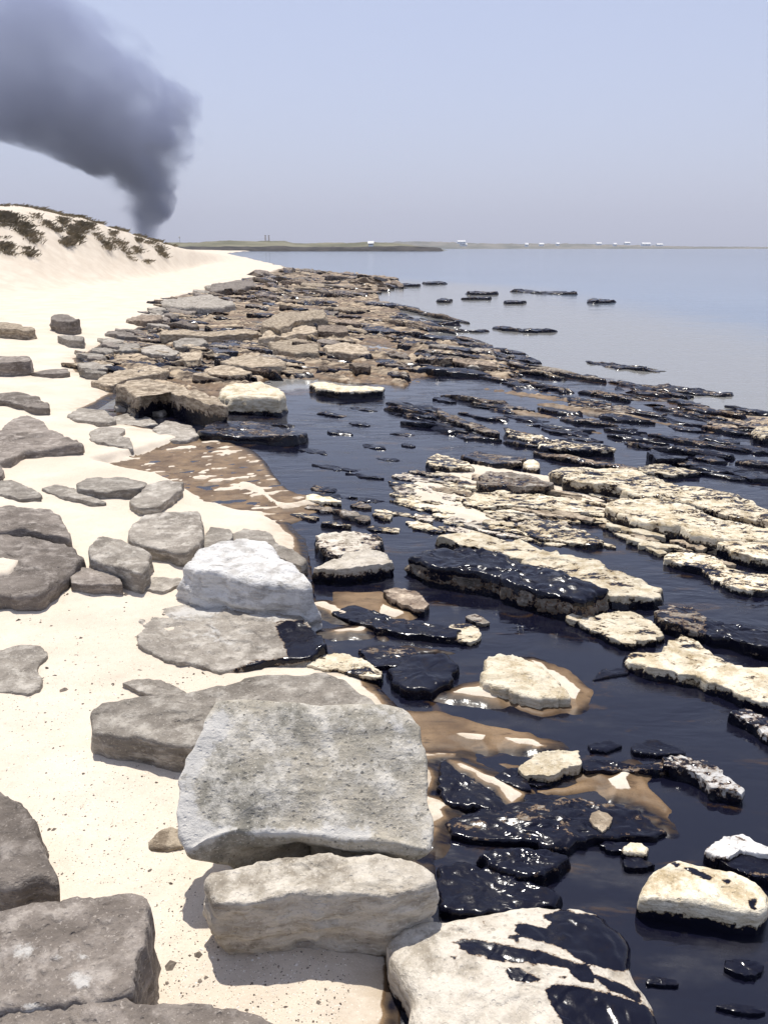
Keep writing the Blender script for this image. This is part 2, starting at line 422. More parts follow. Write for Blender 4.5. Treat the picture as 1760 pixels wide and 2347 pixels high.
def dune_at(ang, r):
    """crest height and distance along each bearing"""
    col = CX + FPX * np.tan(np.clip(ang, -1.35, 1.35)) / math.cos(PITCH)
    xs = [-6000, -2500, -1200, -500, -150, 0, 30, 60, 110, 165, 220, 270, 320, 360, 400, 430, 480, 560]
    ys = [436, 446, 458, 471, 487, 494, 491, 491, 498, 506, 519, 530, 545, 555, 565, 571, 577, 590]
    ds = [30, 34, 36, 38, 41, 43, 43.5, 44, 45.5, 47, 49, 52, 56, 60, 66, 72, 90, 120]
    D = np.interp(col, xs, ds); Y = np.interp(col, xs, ys)
    zc = EYE - (Y - 567.5) / FPX * D * 1.02
    return zc, D

def height(xy, want_attr=False):
    xy = np.asarray(xy, float)
    n = len(xy); r = np.hypot(xy[:, 0], xy[:, 1]); ang = np.arctan2(xy[:, 0], np.maximum(xy[:, 1], 1e-6)); ang = np.where(xy[:, 1] > 0, ang, np.sign(xy[:, 0]) * 1.5)
    p3 = np.stack([xy[:, 0], xy[:, 1], np.zeros(n)], 1)
    amp = np.clip(r * 0.012, 0.012, 0.35)[:, None]
    fq = np.clip(9.0 / np.maximum(r, 1), 0.25, 5.0)[:, None]
    wob = np.stack([fbm(p3 * fq + 5, 4), fbm(p3 * fq + 55, 4)], 1) * amp * 1.3
    q = xy + wob
    sd = sdist(q, SHORE_W)
    near = np.clip(r, 1, 12)
    z = np.where(sd > 0, 0.006 + 0.055 * (1 - np.exp(-sd / 0.35)) + 0.014 * np.clip(sd, 0, 12) + 0.01 * np.clip(sd - 12, 0, 20), np.maximum(0.22 * sd, -0.45))
    cs, sn = math.cos(SA), math.sin(SA)
    u = xy[:, 0] * cs + xy[:, 1] * sn; v = -xy[:, 0] * sn + xy[:, 1] * cs
    bed = np.zeros(n)
    sb = sdist(q, BED); fb = smooth(-0.1, 0.5, sb)
    nb = fbm(np.stack([u * 0.6, v * 3.4, u * 0], 1), 5, 0.6)
    z = np.where(fb > 0, np.maximum(z, z * (1 - fb) + fb * (0.014 + 0.085 * nb)), z); bed = np.maximum(bed, fb)
    ss = sdist(q, STRATA); fs = smooth(-0.2, 1.0, ss)
    rid = fbm(np.stack([u * 0.5, v * 3.0, u * 0 + 3], 1), 5, 0.58)
    zs = -0.052 + 0.075 * rid + 0.045 * np.abs(fbm(np.stack([u * 0.35, v * 1.4, u * 0 + 9], 1), 3))
    z = np.where(fs > 0, np.maximum(z, z * (1 - fs) + fs * zs), z); bed = np.maximum(bed, fs)
    sm = sdist(q, MIDLEDGE); fm = smooth(-0.05, 0.4, sm)
    rm = fbm(np.stack([u * 0.8, v * 2.6, u * 0 + 30], 1), 6, 0.6)
    zm = -0.003 + 0.032 * rm
    z = np.where(fm > 0, np.maximum(z, z * (1 - fm) + fm * zm), z); bed2 = fm * (1 - bed)
    streak = fbm(np.stack([xy[:, 0] * 3.0 + xy[:, 1] * 1.0, xy[:, 1] * 9 - xy[:, 0] * 3.0, xy[:, 0] * 0 + 2], 1), 4, 0.6)
    fz = np.zeros(n)
    for k, pw in enumerate(FILM_W):
        s = sdist(q, pw)
        f = smooth(-0.04, 0.05, s)
        target = 0.0085 + 0.0015 * streak
        if k == 0: target = 0.009 + 0.016 * streak
        if k == 6: target = 0.0 + 0.018 * streak
        z = np.where(f > 0, z * (1 - f) + f * target, z)
        bed = bed * (1 - f); bed2 = bed2 * (1 - f)
        if k != 6: fz = np.maximum(fz, f)
    for pw in BANK_W:
        s = sdist(q, pw) + 0.012 * streak
        z = np.maximum(z, np.clip(s * 0.28 + 0.012, -0.3, 0.032))
    # dune
    zc, D = dune_at(ang, r)
    w = 12.5
    t = smooth(0, 1, (r - (D - w)) / w)
    gully = fbm(np.stack([ang * 26, r * 0.10, ang * 0], 1), 4) * 0.32 * smooth(0.05, 0.5, t) * (1 - smooth(0.75, 1.0, t))
    crest = 0.10 * fbm(np.stack([ang * 40, r * 0, ang * 0 + 4], 1), 3)
    zd = z + (np.maximum(zc + crest, z) - z) * t + gully * np.clip(zc - z, 0, 3) * 0.2
    back = smooth(0, 1, (r - D) / 30.0)
    zd = np.where(r > D, np.maximum(zc + crest, z) * (1 - back) + (0.5 * np.maximum(zc, 0.6)) * back, zd)
    onland = smooth(0.0, 3.0, sd)
    z = np.where(sd > 0, z * (1 - onland) + zd * onland, z)
    # ripples of trodden sand
    z = z + np.where(sd > 0.05, 0.011 * fbm(p3 * 4.0, 4) * np.clip(sd * 4, 0, 1), 0) + np.where((sd > 2), 0.05 * fbm(p3 * 0.35 + 3, 3) * np.clip((sd - 2) / 4, 0, 1), 0)
    if not want_attr: return z
    damp = np.clip(1.1 - np.abs(sd) / 0.22, 0, 1) * (r < 16)
    damp = np.maximum(damp, np.clip(0.6 + sdist(q, STAIN_W) / 0.06, 0, 1.2))
    film = 1.0 - smooth(0.010, 0.022, z)
    film = np.where(bed > 0.4, np.clip(0.42 + (0.03 - z) * 11, 0, 1.3), film)
    film = np.where(bed2 > 0.3, np.clip(0.25 + (0.006 - z) * 30, 0, 1.3), film)
    film = np.where((fz > 0.3) & (film > 0.66), 0.66 + 0.5 * (1 - fz), film)
    far_dry = smooth(20, 30, r) * (sd > 0.2)
    film = film * (1 - far_dry)
    return z, bed, film, damp

angs = np.concatenate([np.linspace(-80, -29, 40, endpoint=False), np.linspace(-29, 29, 470), np.linspace(29, 80, 41)[1:]])
angs = np.radians(angs)
rads = np.concatenate([np.geomspace(0.25, 1.0, 24, endpoint=False), np.geomspace(1.0, 9.0, 470, endpoint=False), np.geomspace(9.0, 90, 270, endpoint=False), np.geomspace(90, 900, 40)])
RR, AA = np.meshgrid(rads, angs, indexing='ij')
gx, gy = (RR * np.sin(AA)).ravel(), (RR * np.cos(AA)).ravel()
gxy = np.stack([gx, gy], 1)
gz, gbed, gfilm, gdamp = height(gxy, True)
sand = fast_grid('sandy_ground', np.stack([gx, gy, gz], 1), len(rads), len(angs), M_SAND, {'bed': gbed, 'film': gfilm, 'damp': gdamp})
tag(sand, kind='structure')

def ground_z(px, py, z0=0.1):
    z = z0
    for _ in range(4):
        q = P(px, py, z); z = float(height(q[None, :2])[0])
    return z

# sea and oil
srad = np.concatenate([np.geomspace(0.3, 200, 220, endpoint=False), np.geomspace(200, 14000, 30)])
sang = np.radians(np.concatenate([np.linspace(-85, -30, 10, endpoint=False), np.linspace(-30, 30, 110), np.linspace(30, 85, 11)[1:]]))
SR, SG = np.meshgrid(srad, sang, indexing='ij')
sx, sy = (SR * np.sin(SG)).ravel(), (SR * np.cos(SG)).ravel()
SHALLOW = ground_poly([(560, 640), (700, 640), (1000, 660), (1180, 720), (1500, 800), (1760, 880), (2300, 980), (2600, 2600), (300, 2600), (300, 900)])
shl = smooth(-9, 0.5, sdist(np.stack([sx, sy], 1), SHALLOW))
sea = fast_grid('sea_water', np.stack([sx, sy, np.full_like(sx, -0.012)], 1), len(srad), len(sang), M_SEA, {'shallow': shl})
tag(sea, kind='structure')
OILP = ground_poly([(620, 905), (760, 892), (900, 880), (1000, 850), (1200, 850), (1420, 880), (1560, 935), (1760, 985), (2300, 1120), (3200, 1700), (3000, 3500), (700, 3500), (500, 1500), (250, 1300), (250, 1000), (330, 900)])
cov = np.clip(0.5 + sdist(gxy, OILP) * 0.55, -1, 1.6)
oil = fast_grid('oil_slick', np.stack([gx, gy, np.zeros_like(gx)], 1), len(rads), len(angs), M_OIL, {'cover': cov}, keep=(cov > -0.5) & (gz < 0.012) & (RR.ravel() < 30))
tag(oil, kind='structure')

# ------------------------------------------------------------------ rocks
def resample(poly, n, sharp=0.18):
    poly = np.asarray(poly, float); m = len(poly)
    pts = []
    for k in range(m):     # soften the corners a little
        a, b, c = poly[k - 1], poly[k], poly[(k + 1) % m]
        la, lc = np.linalg.norm(a - b), np.linalg.norm(c - b)
        pts.append(b + (a - b) * min(0.5, sharp * 0.5)); pts.append(b + ((a + c) / 2 - b) * sharp * 0.28); pts.append(b + (c - b) * min(0.5, sharp * 0.5))
    pts = np.array(pts)
    seg = np.linalg.norm(np.roll(pts, -1, 0) - pts, axis=1); cum = np.concatenate([[0], np.cumsum(seg)])
    t = np.linspace(0, cum[-1], n, endpoint=False)
    ext = np.vstack([pts, pts[:1]])
    return np.stack([np.interp(t, cum, ext[:, k]) for k in range(poly.shape[1])], 1)

def rock_mesh(top, base_z, seed, n=56, rings=10, sides=9, bevel=0.022, taper=0.03, dome=0.0, rough=0.01, strata=0.4, edge=0.028, under=0.0, chips=0, crack=0.3, step=0.011):
    """top: (k,3) outline of the upper face. Returns verts and faces of a closed, weathered stone."""
    rs = np.random.default_rng(seed); sv = rs.uniform(0, 90, 3)
    o = resample(top, n)
    size = math.sqrt(max(np.ptp(o[:, 0]) * np.ptp(o[:, 1]), 1e-5))
    c = o.mean(0)
    # notches in the outline
    jit = fbm(np.stack([o[:, 0] / size * 4.5, o[:, 1] / size * 4.5, np.zeros(n)], 1) + sv, 6, 0.7)
    out = o[:, :2] - c[:2]; ln = np.linalg.norm(out, axis=1)[:, None] + 1e-9; out = out / ln
    o[:, :2] += out * (jit * edge * size)[:, None]
    ln = np.linalg.norm(o[:, :2] - c[:2], axis=1)[:, None]
    bv = np.minimum(bevel * size, ln * 0.45)
    H = np.maximum(o[:, 2] - base_z, 0.01)
    V = [c[None, :]]
    R = []
    inner = o.copy(); inner[:, :2] -= out * bv
    A_ = np.column_stack([o[:, :2], np.ones(n)]); pf = np.linalg.lstsq(A_, o[:, 2], rcond=None)[0]
    c[2] = c[:2] @ pf[:2] + pf[2]
    for t in np.linspace(0, 1, rings + 1)[1:]:
        p = c + (inner - c) * t
        p[:, 2] = (p[:, :2] @ pf[:2] + pf[2]) * (1 - t ** 3) + inner[:, 2] * t ** 3; R.append(p)
    for th in (30, 60, 90):
        a = math.radians(th); p = o.copy()
        p[:, :2] -= out * bv * (1 - math.sin(a)); p[:, 2] -= np.minimum(bv[:, 0], H * 0.5) * (1 - math.cos(a)); R.append(p)
    e0 = R[-1].copy()
    for t in np.linspace(0, 1, sides + 1)[1:]:
        p = e0.copy(); p[:, 2] = e0[:, 2] + (base_z - e0[:, 2]) * t
        off = taper * size * t - under * size * (smooth(0.35, 1.0, t) if under < 0.2 else smooth(0.0, 0.55, t) * 1.35)
        lay = fbm(np.stack([np.full(n, sv[0]), o[:, 0] * 1.5 / size, p[:, 2] / max(size, 1e-3) * 16 + sv[1]], 1), 3)
        p[:, :2] += out * (off + lay[:, None] * strata * 0.07 * size * min(1, t * 3)); R.append(p)
    bot = R[-1].mean(0)
    V = np.vstack([c[None, :]] + R + [bot[None, :]])
    nr = len(R)
    # dome, then weathering
    rel = np.linalg.norm((V[:, :2] - c[:2]), axis=1); rmax = rel.max() + 1e-9
    upper = np.zeros(len(V)); upper[:1 + n * (rings + 3)] = 1
    V[:, 2] += dome * size * (1 - np.clip(rel / rmax, 0, 1) ** 2) * upper
    # flat chips struck off corners
    for k in range(chips):
        a = rs.uniform(0, 2 * math.pi); i = int(a / (2 * math.pi) * n) % n
        d = np.array([out[i, 0], out[i, 1], rs.uniform(0.3, 1.4)]); d /= np.linalg.norm(d)
        pl = o[i] - d * size * rs.uniform(0.01, 0.05)
        s = (V - pl) @ d
        V -= np.clip(s, 0, None)[:, None] * d[None, :] * (np.linalg.norm(V - o[i], axis=1) < size * 0.5)[:, None]
    q = V / size
    d3 = np.stack([fbm(q * 2.6 + sv, 5, 0.55), fbm(q * 2.6 + sv + 31, 5, 0.55), fbm(q * 2.6 + sv + 77, 5, 0.55)], 1)
    d3[:, 2] *= 0.9
    crease = np.abs(perlin(q * np.array([3.1, 3.1, 5]) + sv + 9)); d3[:, 2] -= crack * (1 - smooth(0.0, 0.06, crease))
    bed_ = fbm(q * np.array([1.5, 1.5, 0.3]) + sv + 60, 4, 0.6) * 2.6; fl = np.floor(bed_)
    V[:, 2] += (fl + smooth(0.0, 0.16, bed_ - fl)) * step * size * upper
    d3 = d3 + 0.35 * np.stack([fbm(q * 8 + sv + 5, 3), fbm(q * 8 + sv + 41, 3), fbm(q * 8 + sv + 87, 3)], 1)
    amp = np.where(upper > 0, 1.0, 1.7)[:, None]
    V = V + d3 * amp * rough * size
    F = [(0, 1 + k, 1 + (k + 1) % n) for k in range(n)]
    for r_ in range(nr - 1):
        b = 1 + r_ * n
        F += [(b + k, b + n + k, b + n + (k + 1) % n, b + (k + 1) % n) for k in range(n)]
    b = 1 + (nr - 1) * n; last = len(V) - 1
    F += [(last, b + (k + 1) % n, b + k) for k in range(n)]
    # outline must run counter-clockwise seen from above
    area = np.sum(o[:, 0] * np.roll(o[:, 1], -1) - np.roll(o[:, 0], -1) * o[:, 1])
    if area < 0: F = [f[::-1] for f in F]
    return V, F, upper

_seed = [100]
def rock(name, win_, pts, h, mat, label, cat='rock', group=None, z=None, zs=None, base=None, oil=0.0, lvl=None, soft=0.04, oilp=(), palep=(), plane=None, side_oil=0.0, n=None, rings=None, **kw):
    """one stone: pts trace its upper face, h is the height of that face above the ground"""
    _seed[0] += 1
    px = win_(pts)
    if plane is not None:          # an upper face that slopes towards the sea: z = z0 + s (y - y0)
        z0_, y0_, s_ = plane; top = []
        for x, y in px:
            d = ray(x, y); t_ = (z0_ - s_ * y0_ - EYE) / (d[2] - s_ * d[1]); top.append((d[0] * t_, d[1] * t_, EYE + d[2] * t_))
        top = np.array(top); g = 0.0
    elif zs is not None:
        top = np.array([P(x, y, zz) for (x, y), zz in zip(px, zs)])
        g = 0.0
    else:
        mx = sum(p[0] for p in px) / len(px); my = sum(p[1] for p in px) / len(px)
        g = max(ground_z(mx, my), -0.02) if z is None else z
        top = np.array([P(x, y, g + h) for x, y in px])
    b = (min(g, 0) - 0.10) if base is None else base
    ext = max(max(p[0] for p in px) - min(p[0] for p in px), 40)
    if n is None: n = int(np.clip(ext / 3.0, 36, 150))
    if rings is None: rings = int(np.clip(ext / 16, 6, 34))
    V, F, upper = rock_mesh(top, b, _seed[0], n=n, rings=rings, **kw)
    a = np.full(len(V), oil, float) + side_oil * (1 - upper)
    if lvl is not None: a = np.maximum(a, np.clip(0.5 + (lvl - V[:, 2]) / soft * 0.5, 0, 1.1))
    if oilp:
        pr = project(V)
        for wfun, poly in oilp:
            s = sdist(pr, np.array(wfun(poly)))
            a = np.maximum(a, np.clip(0.5 + s / 26.0, 0, 1.05))
    at = {'oil': a}
    if palep:
        pr = project(V); pa = np.zeros(len(V))
        for wfun, poly in palep: pa = np.maximum(pa, np.clip(0.5 + sdist(pr, np.array(wfun(poly))) / 30.0, 0, 1))
        at['pale'] = pa
    o0 = V.mean(0); o0[2] = b
    ob = link_mesh(name, V - o0, F, mat, attrs=at)
    ob.location = o0
    tag(ob, label, cat, group)
    return ob

# --- stones lying on the sand, near to far
rock('boulder', W0, [(476, 1645), (496, 1612), (560, 1606), (720, 1620), (880, 1614), (932, 1622), (966, 1662), (980, 1740), (985, 1830), (997, 1900), (985, 1950), (880, 1932), (780, 1930), (690, 1922), (540, 1915), (470, 1930), (428, 1952), (410, 1900), (406, 1790), (430, 1730)],
     0, M_BOULDER, 'big grey lichen-speckled boulder propped on a pale block in the foreground', 'boulder',
     plane=(0.235, 1.60, 0.60), base=0.0, step=0.004, bevel=0.024, taper=0.0, under=0.21, dome=0.03, rough=0.013, edge=0.014, n=150, rings=40, sides=14, crack=0.0, palep=[(W0, [(400, 1700), (520, 1610), (540, 1660), (450, 1790), (470, 1880), (540, 1900), (440, 1960), (390, 1960)]), (W0, [(560, 1895), (760, 1890), (860, 1900), (850, 1930), (560, 1925)]), (W0, [(850, 1615), (920, 1640), (940, 1700), (900, 1670)])])
rock('pale_rock', W0, [(472, 2020), (480, 2000), (560, 1982), (650, 1962), (760, 1954), (880, 1962), (960, 1978), (996, 2000), (998, 2024), (950, 2042), (880, 2052), (780, 2050), (690, 2048), (620, 2062), (560, 2068), (490, 2070)],
     0.155, M_PALE, 'pale cream block wedged under the front edge of the big boulder', z=0.05, base=0.02, bevel=0.05, under=0.10, taper=0.03, rough=0.018, strata=0.7, edge=0.02, n=150, rings=18, sides=18)
rock('flat_rock', W5, [(383, 655), (400, 610), (440, 590), (700, 560), (830, 545), (960, 500), (1130, 477), (1400, 470), (1500, 500), (1600, 570), (1680, 640), (1500, 720), (1000, 740), (830, 775), (760, 770), (640, 745), (500, 735), (400, 705)],
     0.10, M_GREY, 'broad grey slab lying flat behind the big boulder', 'rock', bevel=0.02, rough=0.010, n=150, rings=30, edge=0.015)
rock('blocky_rock', W7, [(-120, 660), (0, 645), (150, 605), (300, 572), (450, 563), (580, 557), (630, 575), (650, 640), (640, 770), (600, 880), (575, 1000), (520, 1030), (200, 1060), (-120, 1070)],
     0.20, M_TAUPE, 'dark taupe block with white scuff marks at the lower left corner', z=0.05, bevel=0.03, rough=0.010, n=150, rings=44, taper=0.04, palep=[(W7, [(40, 800), (130, 780), (165, 800), (140, 850), (70, 855)]), (W7, [(230, 835), (270, 825), (285, 850), (250, 862)]), (W7, [(310, 815), (350, 800), (390, 850), (330, 860)]), (W7, [(260, 945), (340, 915), (415, 915), (420, 960), (390, 995), (340, 975)]), (W7, [(80, 1045), (190, 1040), (210, 1080), (110, 1085)]), (W7, [(185, 780), (215, 775), (212, 795)])])
rock('bottom_rock', W7, [(-120, 1010), (60, 1000), (300, 1025), (500, 1035), (800, 1040), (1060, 1058), (1140, 1090), (1200, 1125), (1230, 1180), (1200, 1500), (-120, 1500)],
     0.19, M_TAUPE, 'taupe slab cut off by the bottom edge, in front of the scuffed dark block', z=0.05, bevel=0.02, rough=0.010, n=120, rings=30)
rock('edge_rock', W7, [(-140, 120), (0, 128), (70, 170), (150, 235), (175, 330), (215, 430), (258, 520), (240, 540), (180, 515), (110, 535), (60, 560), (-140, 550)],
     0.09, M_TAUPE, 'dark brown rounded rock on the sand above the scuffed block, at left edge', bevel=0.06, dome=0.06, rough=0.012, n=110, rings=24)
rock('beige_stone', W7, [(640, 345), (680, 300), (740, 275), (790, 290), (790, 360), (720, 375), (650, 370)], 0.012, M_TAN, 'small flat beige stone touching the left foot of the big boulder', 'stone', dome=0.05, bevel=0.1, n=48)
rock('flat_stone', W7, [(1030, 725), (1060, 710), (1180, 730), (1340, 745), (1400, 775), (1280, 785), (1150, 790), (1050, 770)], 0.012, M_GREY, 'thin grey stone half buried in sand below the pale block', 'stone', bevel=0.06, n=60)
rock('flat_stone', W5, [(-60, 365), (20, 350), (80, 337), (165, 342), (208, 362), (205, 385), (165, 415), (165, 440), (185, 475), (175, 515), (130, 542), (40, 530), (-60, 525)],
     0.012, M_GREY, 'flat grey stone level with the sand at left edge, notched on its right', 'stone', bevel=0.02, rough=0.008, n=90)
rock('flat_stone', W5, [(525, 500), (570, 485), (640, 480), (700, 486), (760, 515), (822, 550), (720, 556), (630, 548)], 0.014, M_GREY, 'low pointed grey stone just behind the broad flat slab', 'stone', bevel=0.03, n=60)
rock('round_rock', W5, [(590, 215), (640, 188), (720, 175), (800, 155), (940, 147), (1060, 158), (1180, 168), (1260, 205), (1330, 245), (1400, 300), (1422, 350), (1340, 390), (1260, 398), (1160, 400), (1040, 425), (960, 438), (820, 415), (700, 402), (640, 365), (588, 325), (583, 285), (620, 250)],
     0.035, M_GREY, 'large round flat slab with pale streaks, its right end black with oil', bevel=0.012, rough=0.008, n=150, rings=44, palep=[(W5, [(690, 215), (800, 165), (950, 150), (1050, 170), (950, 205), (800, 230)]), (W5, [(760, 300), (900, 275), (1020, 330), (1000, 350), (900, 300)]), (W5, [(900, 235), (930, 235), (960, 290), (920, 290)]), (W5, [(1060, 200), (1180, 180), (1250, 220), (1180, 240)])],
     oilp=[(W5, [(1190, 250), (1240, 235), (1300, 230), (1440, 290), (1450, 400), (1260, 410), (1100, 460), (1000, 460), (1030, 430), (1120, 405), (1240, 385), (1235, 330), (1200, 290)])])
rock('white_boulder', W3, [(783, 835), (868, 757), (960, 722), (1060, 716), (1150, 720), (1195, 775), (1255, 815), (1318, 858), (1365, 905), (1300, 918), (1200, 905), (1100, 905), (1010, 885), (930, 868), (850, 862)],
     0.155, M_WHITE, 'bright white boulder with a rough grey right face, left of the oily slab', 'boulder', z=0.05, bevel=0.05, dome=0.03, rough=0.016, strata=0.6, n=140, rings=26, sides=16, taper=0.10)
rock('block_rock', W3, [(385, 745), (425, 697), (520, 712), (620, 748), (655, 768), (640, 830), (615, 860), (500, 830), (390, 790)], 0.094, M_GREY, 'grey block with a shaded right end, left of the white boulder', bevel=0.04, rough=0.012, n=90)
rock('small_rock', W3, [(300, 862), (345, 830), (420, 838), (500, 842), (525, 880), (532, 905), (440, 900), (405, 908), (310, 898)], 0.039, M_TAUPE, 'small dark slab against the foot of the shaded-end block', n=60)
rock('small_rock', W3, [(598, 905), (655, 870), (720, 872), (785, 880), (790, 895), (740, 922), (700, 935), (600, 918)], 0.016, M_GREY, 'small flat grey stone on the sand left of the white boulder', 'stone', n=60)
rock('pentagon_rock', W3, [(555, 680), (570, 640), (620, 602), (700, 598), (780, 597), (868, 595), (880, 700), (862, 735), (800, 770), (740, 765), (650, 745), (560, 715)], 0.070, M_GREY, 'five-sided grey slab standing behind the white boulder', bevel=0.025, n=90, rings=18)
rock('low_rock', W3, [(884, 690), (912, 655), (1000, 662), (1010, 700), (960, 732), (882, 752)], 0.047, M_GREY, 'grey slab squeezed between the five-sided slab and the white boulder', n=60)
rock('low_rock', W3, [(1000, 690), (1050, 668), (1110, 663), (1170, 682), (1210, 735), (1270, 760), (1325, 800), (1300, 825), (1210, 790), (1120, 740), (1010, 730)], 0.047, M_GREY, 'oil-flecked grey slab behind the right shoulder of the white boulder', oil=0.22, lvl=0.03, n=70)
rock('large_rock', W3, [(-80, 568), (0, 566), (140, 570), (230, 580), (262, 600), (285, 640), (308, 680), (300, 700), (200, 690), (90, 665), (0, 675), (-80, 660)], 0.101, M_TAUPE, 'dark slab at left edge leaning against the bigger slab in front', bevel=0.03, n=100, rings=20)
rock('large_rock', W3, [(-90, 690), (0, 680), (120, 690), (250, 720), (335, 748), (345, 790), (310, 830), (250, 880), (175, 935), (80, 945), (-90, 935)], 0.078, M_TAUPE, 'largest dark slab at left edge with a drift of sand on top', bevel=0.03, n=120, rings=24)
# far-left stones
rock('pointed_rock', W3, [(-60, 250), (0, 240), (60, 185), (110, 180), (180, 203), (260, 243), (352, 288), (352, 305), (200, 312), (110, 325), (55, 360), (-60, 360)], 0.078, M_TAUPE, 'grey-brown slab tapering to a point on the right, at left edge', bevel=0.03, n=100, rings=18)
rock('dark_rock', W3, [(-40, 78), (80, 80), (160, 92), (210, 122), (228, 145), (150, 145), (60, 120), (-40, 108)], 0.05, M_TAUPE, 'thin dark slab on the sand at left edge, above the pointed slab', n=60)
rock('sunken_rock', W3, [(388, 240), (440, 225), (550, 235), (520, 258), (562, 280), (580, 318), (480, 305), (390, 285)], 0.03, M_GREY, 'pale grey slab sunk in the sand right of the pointed slab', n=60)
rock('sunken_rock', W3, [(490, 125), (560, 98), (640, 118), (722, 150), (700, 165), (600, 150), (510, 140)], 0.06, M_GREY, 'grey slab lying below the tilted slab with the dark face', n=60)
rock('sunken_rock', W3, [(290, 172), (350, 140), (450, 148), (502, 198), (430, 208), (330, 195)], 0.04, M_GREY, 'small pale slab sunk in sand left of the tilted slab', n=60)
rock('sunken_rock', W3, [(650, 232), (720, 195), (820, 213), (868, 262), (800, 288), (700, 275)], 0.05, M_GREY, 'pale grey slab touching the sand beside the black-topped slab', n=60)
rock('sunken_rock', W3, [(440, 190), (560, 165), (640, 180), (690, 215), (560, 222), (480, 215)], 0.03, M_GREY, 'thin grey slab between the tilted slab and the sunken pale slabs', n=50)
rock('black_rock', W3, [(850, 240), (930, 205), (1100, 198), (1180, 212), (1240, 232), (1330, 252), (1270, 272), (1090, 262), (900, 255)], 0.09, M_BLACK, 'flat slab with oil-black top jutting into the dark pool', oil=0.62, side_oil=0.15, n=90, base=-0.1)
rock('tilted_rock', W3, [(490, 48), (560, 24), (640, 18), (760, 42), (870, 72), (955, 112), (990, 135), (900, 120), (800, 95), (700, 62), (650, 80), (600, 92), (540, 62)], 0.22, M_TAN, 'tilted slab with a pale upper edge and a dark face towards the pool', n=100, bevel=0.015, under=0.02, lvl=0.12, soft=0.1)
rock('yellow_boulder', W3, [(943, 78), (955, 55), (1000, 36), (1060, 32), (1130, 25), (1190, 45), (1238, 88), (1200, 105), (1090, 98), (1000, 95)], 0.19, M_CREAM, 'pale yellow boulder with black stains at the far end of the oil pool', 'boulder', oil=0.16, lvl=0.03, n=90, rough=0.025, bevel=0.06)
rock('low_rock', W3, [(-40, 470), (50, 455), (110, 475), (185, 512), (178, 530), (80, 532), (-40, 510)], 0.023, M_GREY, 'low grey rock at left edge between the pointed slab and the dark slabs', n=60)
rock('low_rock', W3, [(175, 490), (240, 470), (330, 488), (400, 523), (470, 548), (400, 550), (280, 525), (200, 502)], 0.016, M_GREY, 'thin tapering stone sunk in sand below the ragged-edged slab', 'stone', n=60)
rock('ragged_rock', W3, [(322, 470), (380, 445), (520, 440), (640, 460), (600, 488), (500, 498), (420, 505), (350, 490)], 0.055, M_GREY, 'thin grey slab with a shadowed front edge beside the brown oily streaks', n=70, under=0.05)
rock('ragged_rock', W3, [(560, 545), (640, 470), (720, 455), (795, 463), (785, 490), (700, 562), (600, 572)], 0.047, M_GREY, 'lozenge-shaped grey slab at the edge of the brown oily streaks', n=70)
rock('left_rock', W3, [(-30, 395), (5, 390), (20, 415), (8, 440), (-30, 445)], 0.05, M_TAUPE, 'small dark rock cut by the left edge below the pointed slab', n=40)

# --- stones further up the beach
rock('block_stone', W1, [(218, 545), (240, 530), (300, 537), (350, 553), (312, 562), (250, 556)], 0.22, M_TAUPE, 'lone rectangular grey stone high on the open sand', 'stone', n=50, base=0.0)
rock('sand_rock', W1, [(-40, 565), (60, 566), (120, 575), (156, 588), (120, 596), (-40, 588)], 0.16, M_TAN, 'long pale slab on the sand at left edge, farthest up the beach', n=50, base=0.0)
rock('sand_rock', W1, [(-40, 712), (60, 706), (132, 708), (136, 735), (60, 745), (-40, 745)], 0.15, M_TAUPE, 'dark block on the sand at left edge with a small stone beside it', n=50, base=0.0)
rock('sand_stone', W1, [(130, 780), (200, 768), (290, 764), (302, 778), (220, 788)], 0.06, M_TAUPE, 'small low brown stone right of the dark block on the sand', 'stone', n=40)
rock('sand_stone', W1, [(248, 625), (300, 618), (366, 625), (362, 642), (300, 640)], 0.10, M_GREY, 'grey stone half buried at the edge of the jumbled shelf', 'stone', n=40)

# --- jumbled shelf: the larger slabs
JG = None
def shelf(name, pts, h, mat, label, **kw):
    return rock(name, W1, pts, h * 0.42, mat, label, 'rock', None, z=0.04, n=kw.pop('n', 64), base=-0.15, **kw)
shelf('shelf_rock', [(385, 822), (440, 790), (520, 768), (640, 750), (742, 772), (690, 795), (560, 802), (480, 838)], 0.13, M_TAN, 'long tan slab just behind the tilted dark-faced slab')
shelf('shelf_rock', [(1130, 562), (1180, 535), (1260, 518), (1405, 505), (1395, 535), (1300, 556), (1190, 590)], 0.55, M_TAN, 'upthrust wedge-shaped slab, highest of the jumbled shelf', rough=0.02)
shelf('shelf_rock', [(1110, 630), (1180, 585), (1290, 568), (1370, 585), (1372, 605), (1240, 615), (1180, 632)], 0.30, M_TAN, 'broad tan slab below the upthrust wedge', rough=0.02)
shelf('shelf_rock', [(1372, 580), (1440, 572), (1500, 585), (1505, 602), (1440, 606), (1375, 600)], 0.32, M_BROWN, 'brown block at the right end of the broad tan slab')
shelf('shelf_rock', [(895, 418), (960, 388), (1040, 378), (1092, 384), (1110, 398), (1040, 418), (960, 425)], 0.35, M_TAUPE, 'dark grey slab at the upper edge of the jumbled shelf next to the sand')
shelf('shelf_rock', [(690, 470), (800, 450), (920, 452), (1005, 470), (1020, 492), (900, 510), (720, 492)], 0.25, M_GREY, 'wide grey slab on the sand side of the jumbled shelf')
shelf('shelf_rock', [(955, 735), (1000, 712), (1060, 703), (1170, 718), (1238, 735), (1225, 748), (1100, 750), (1000, 748)], 0.24, M_TAN, 'square-cut tan block with a flat dark end, amid the shelf')
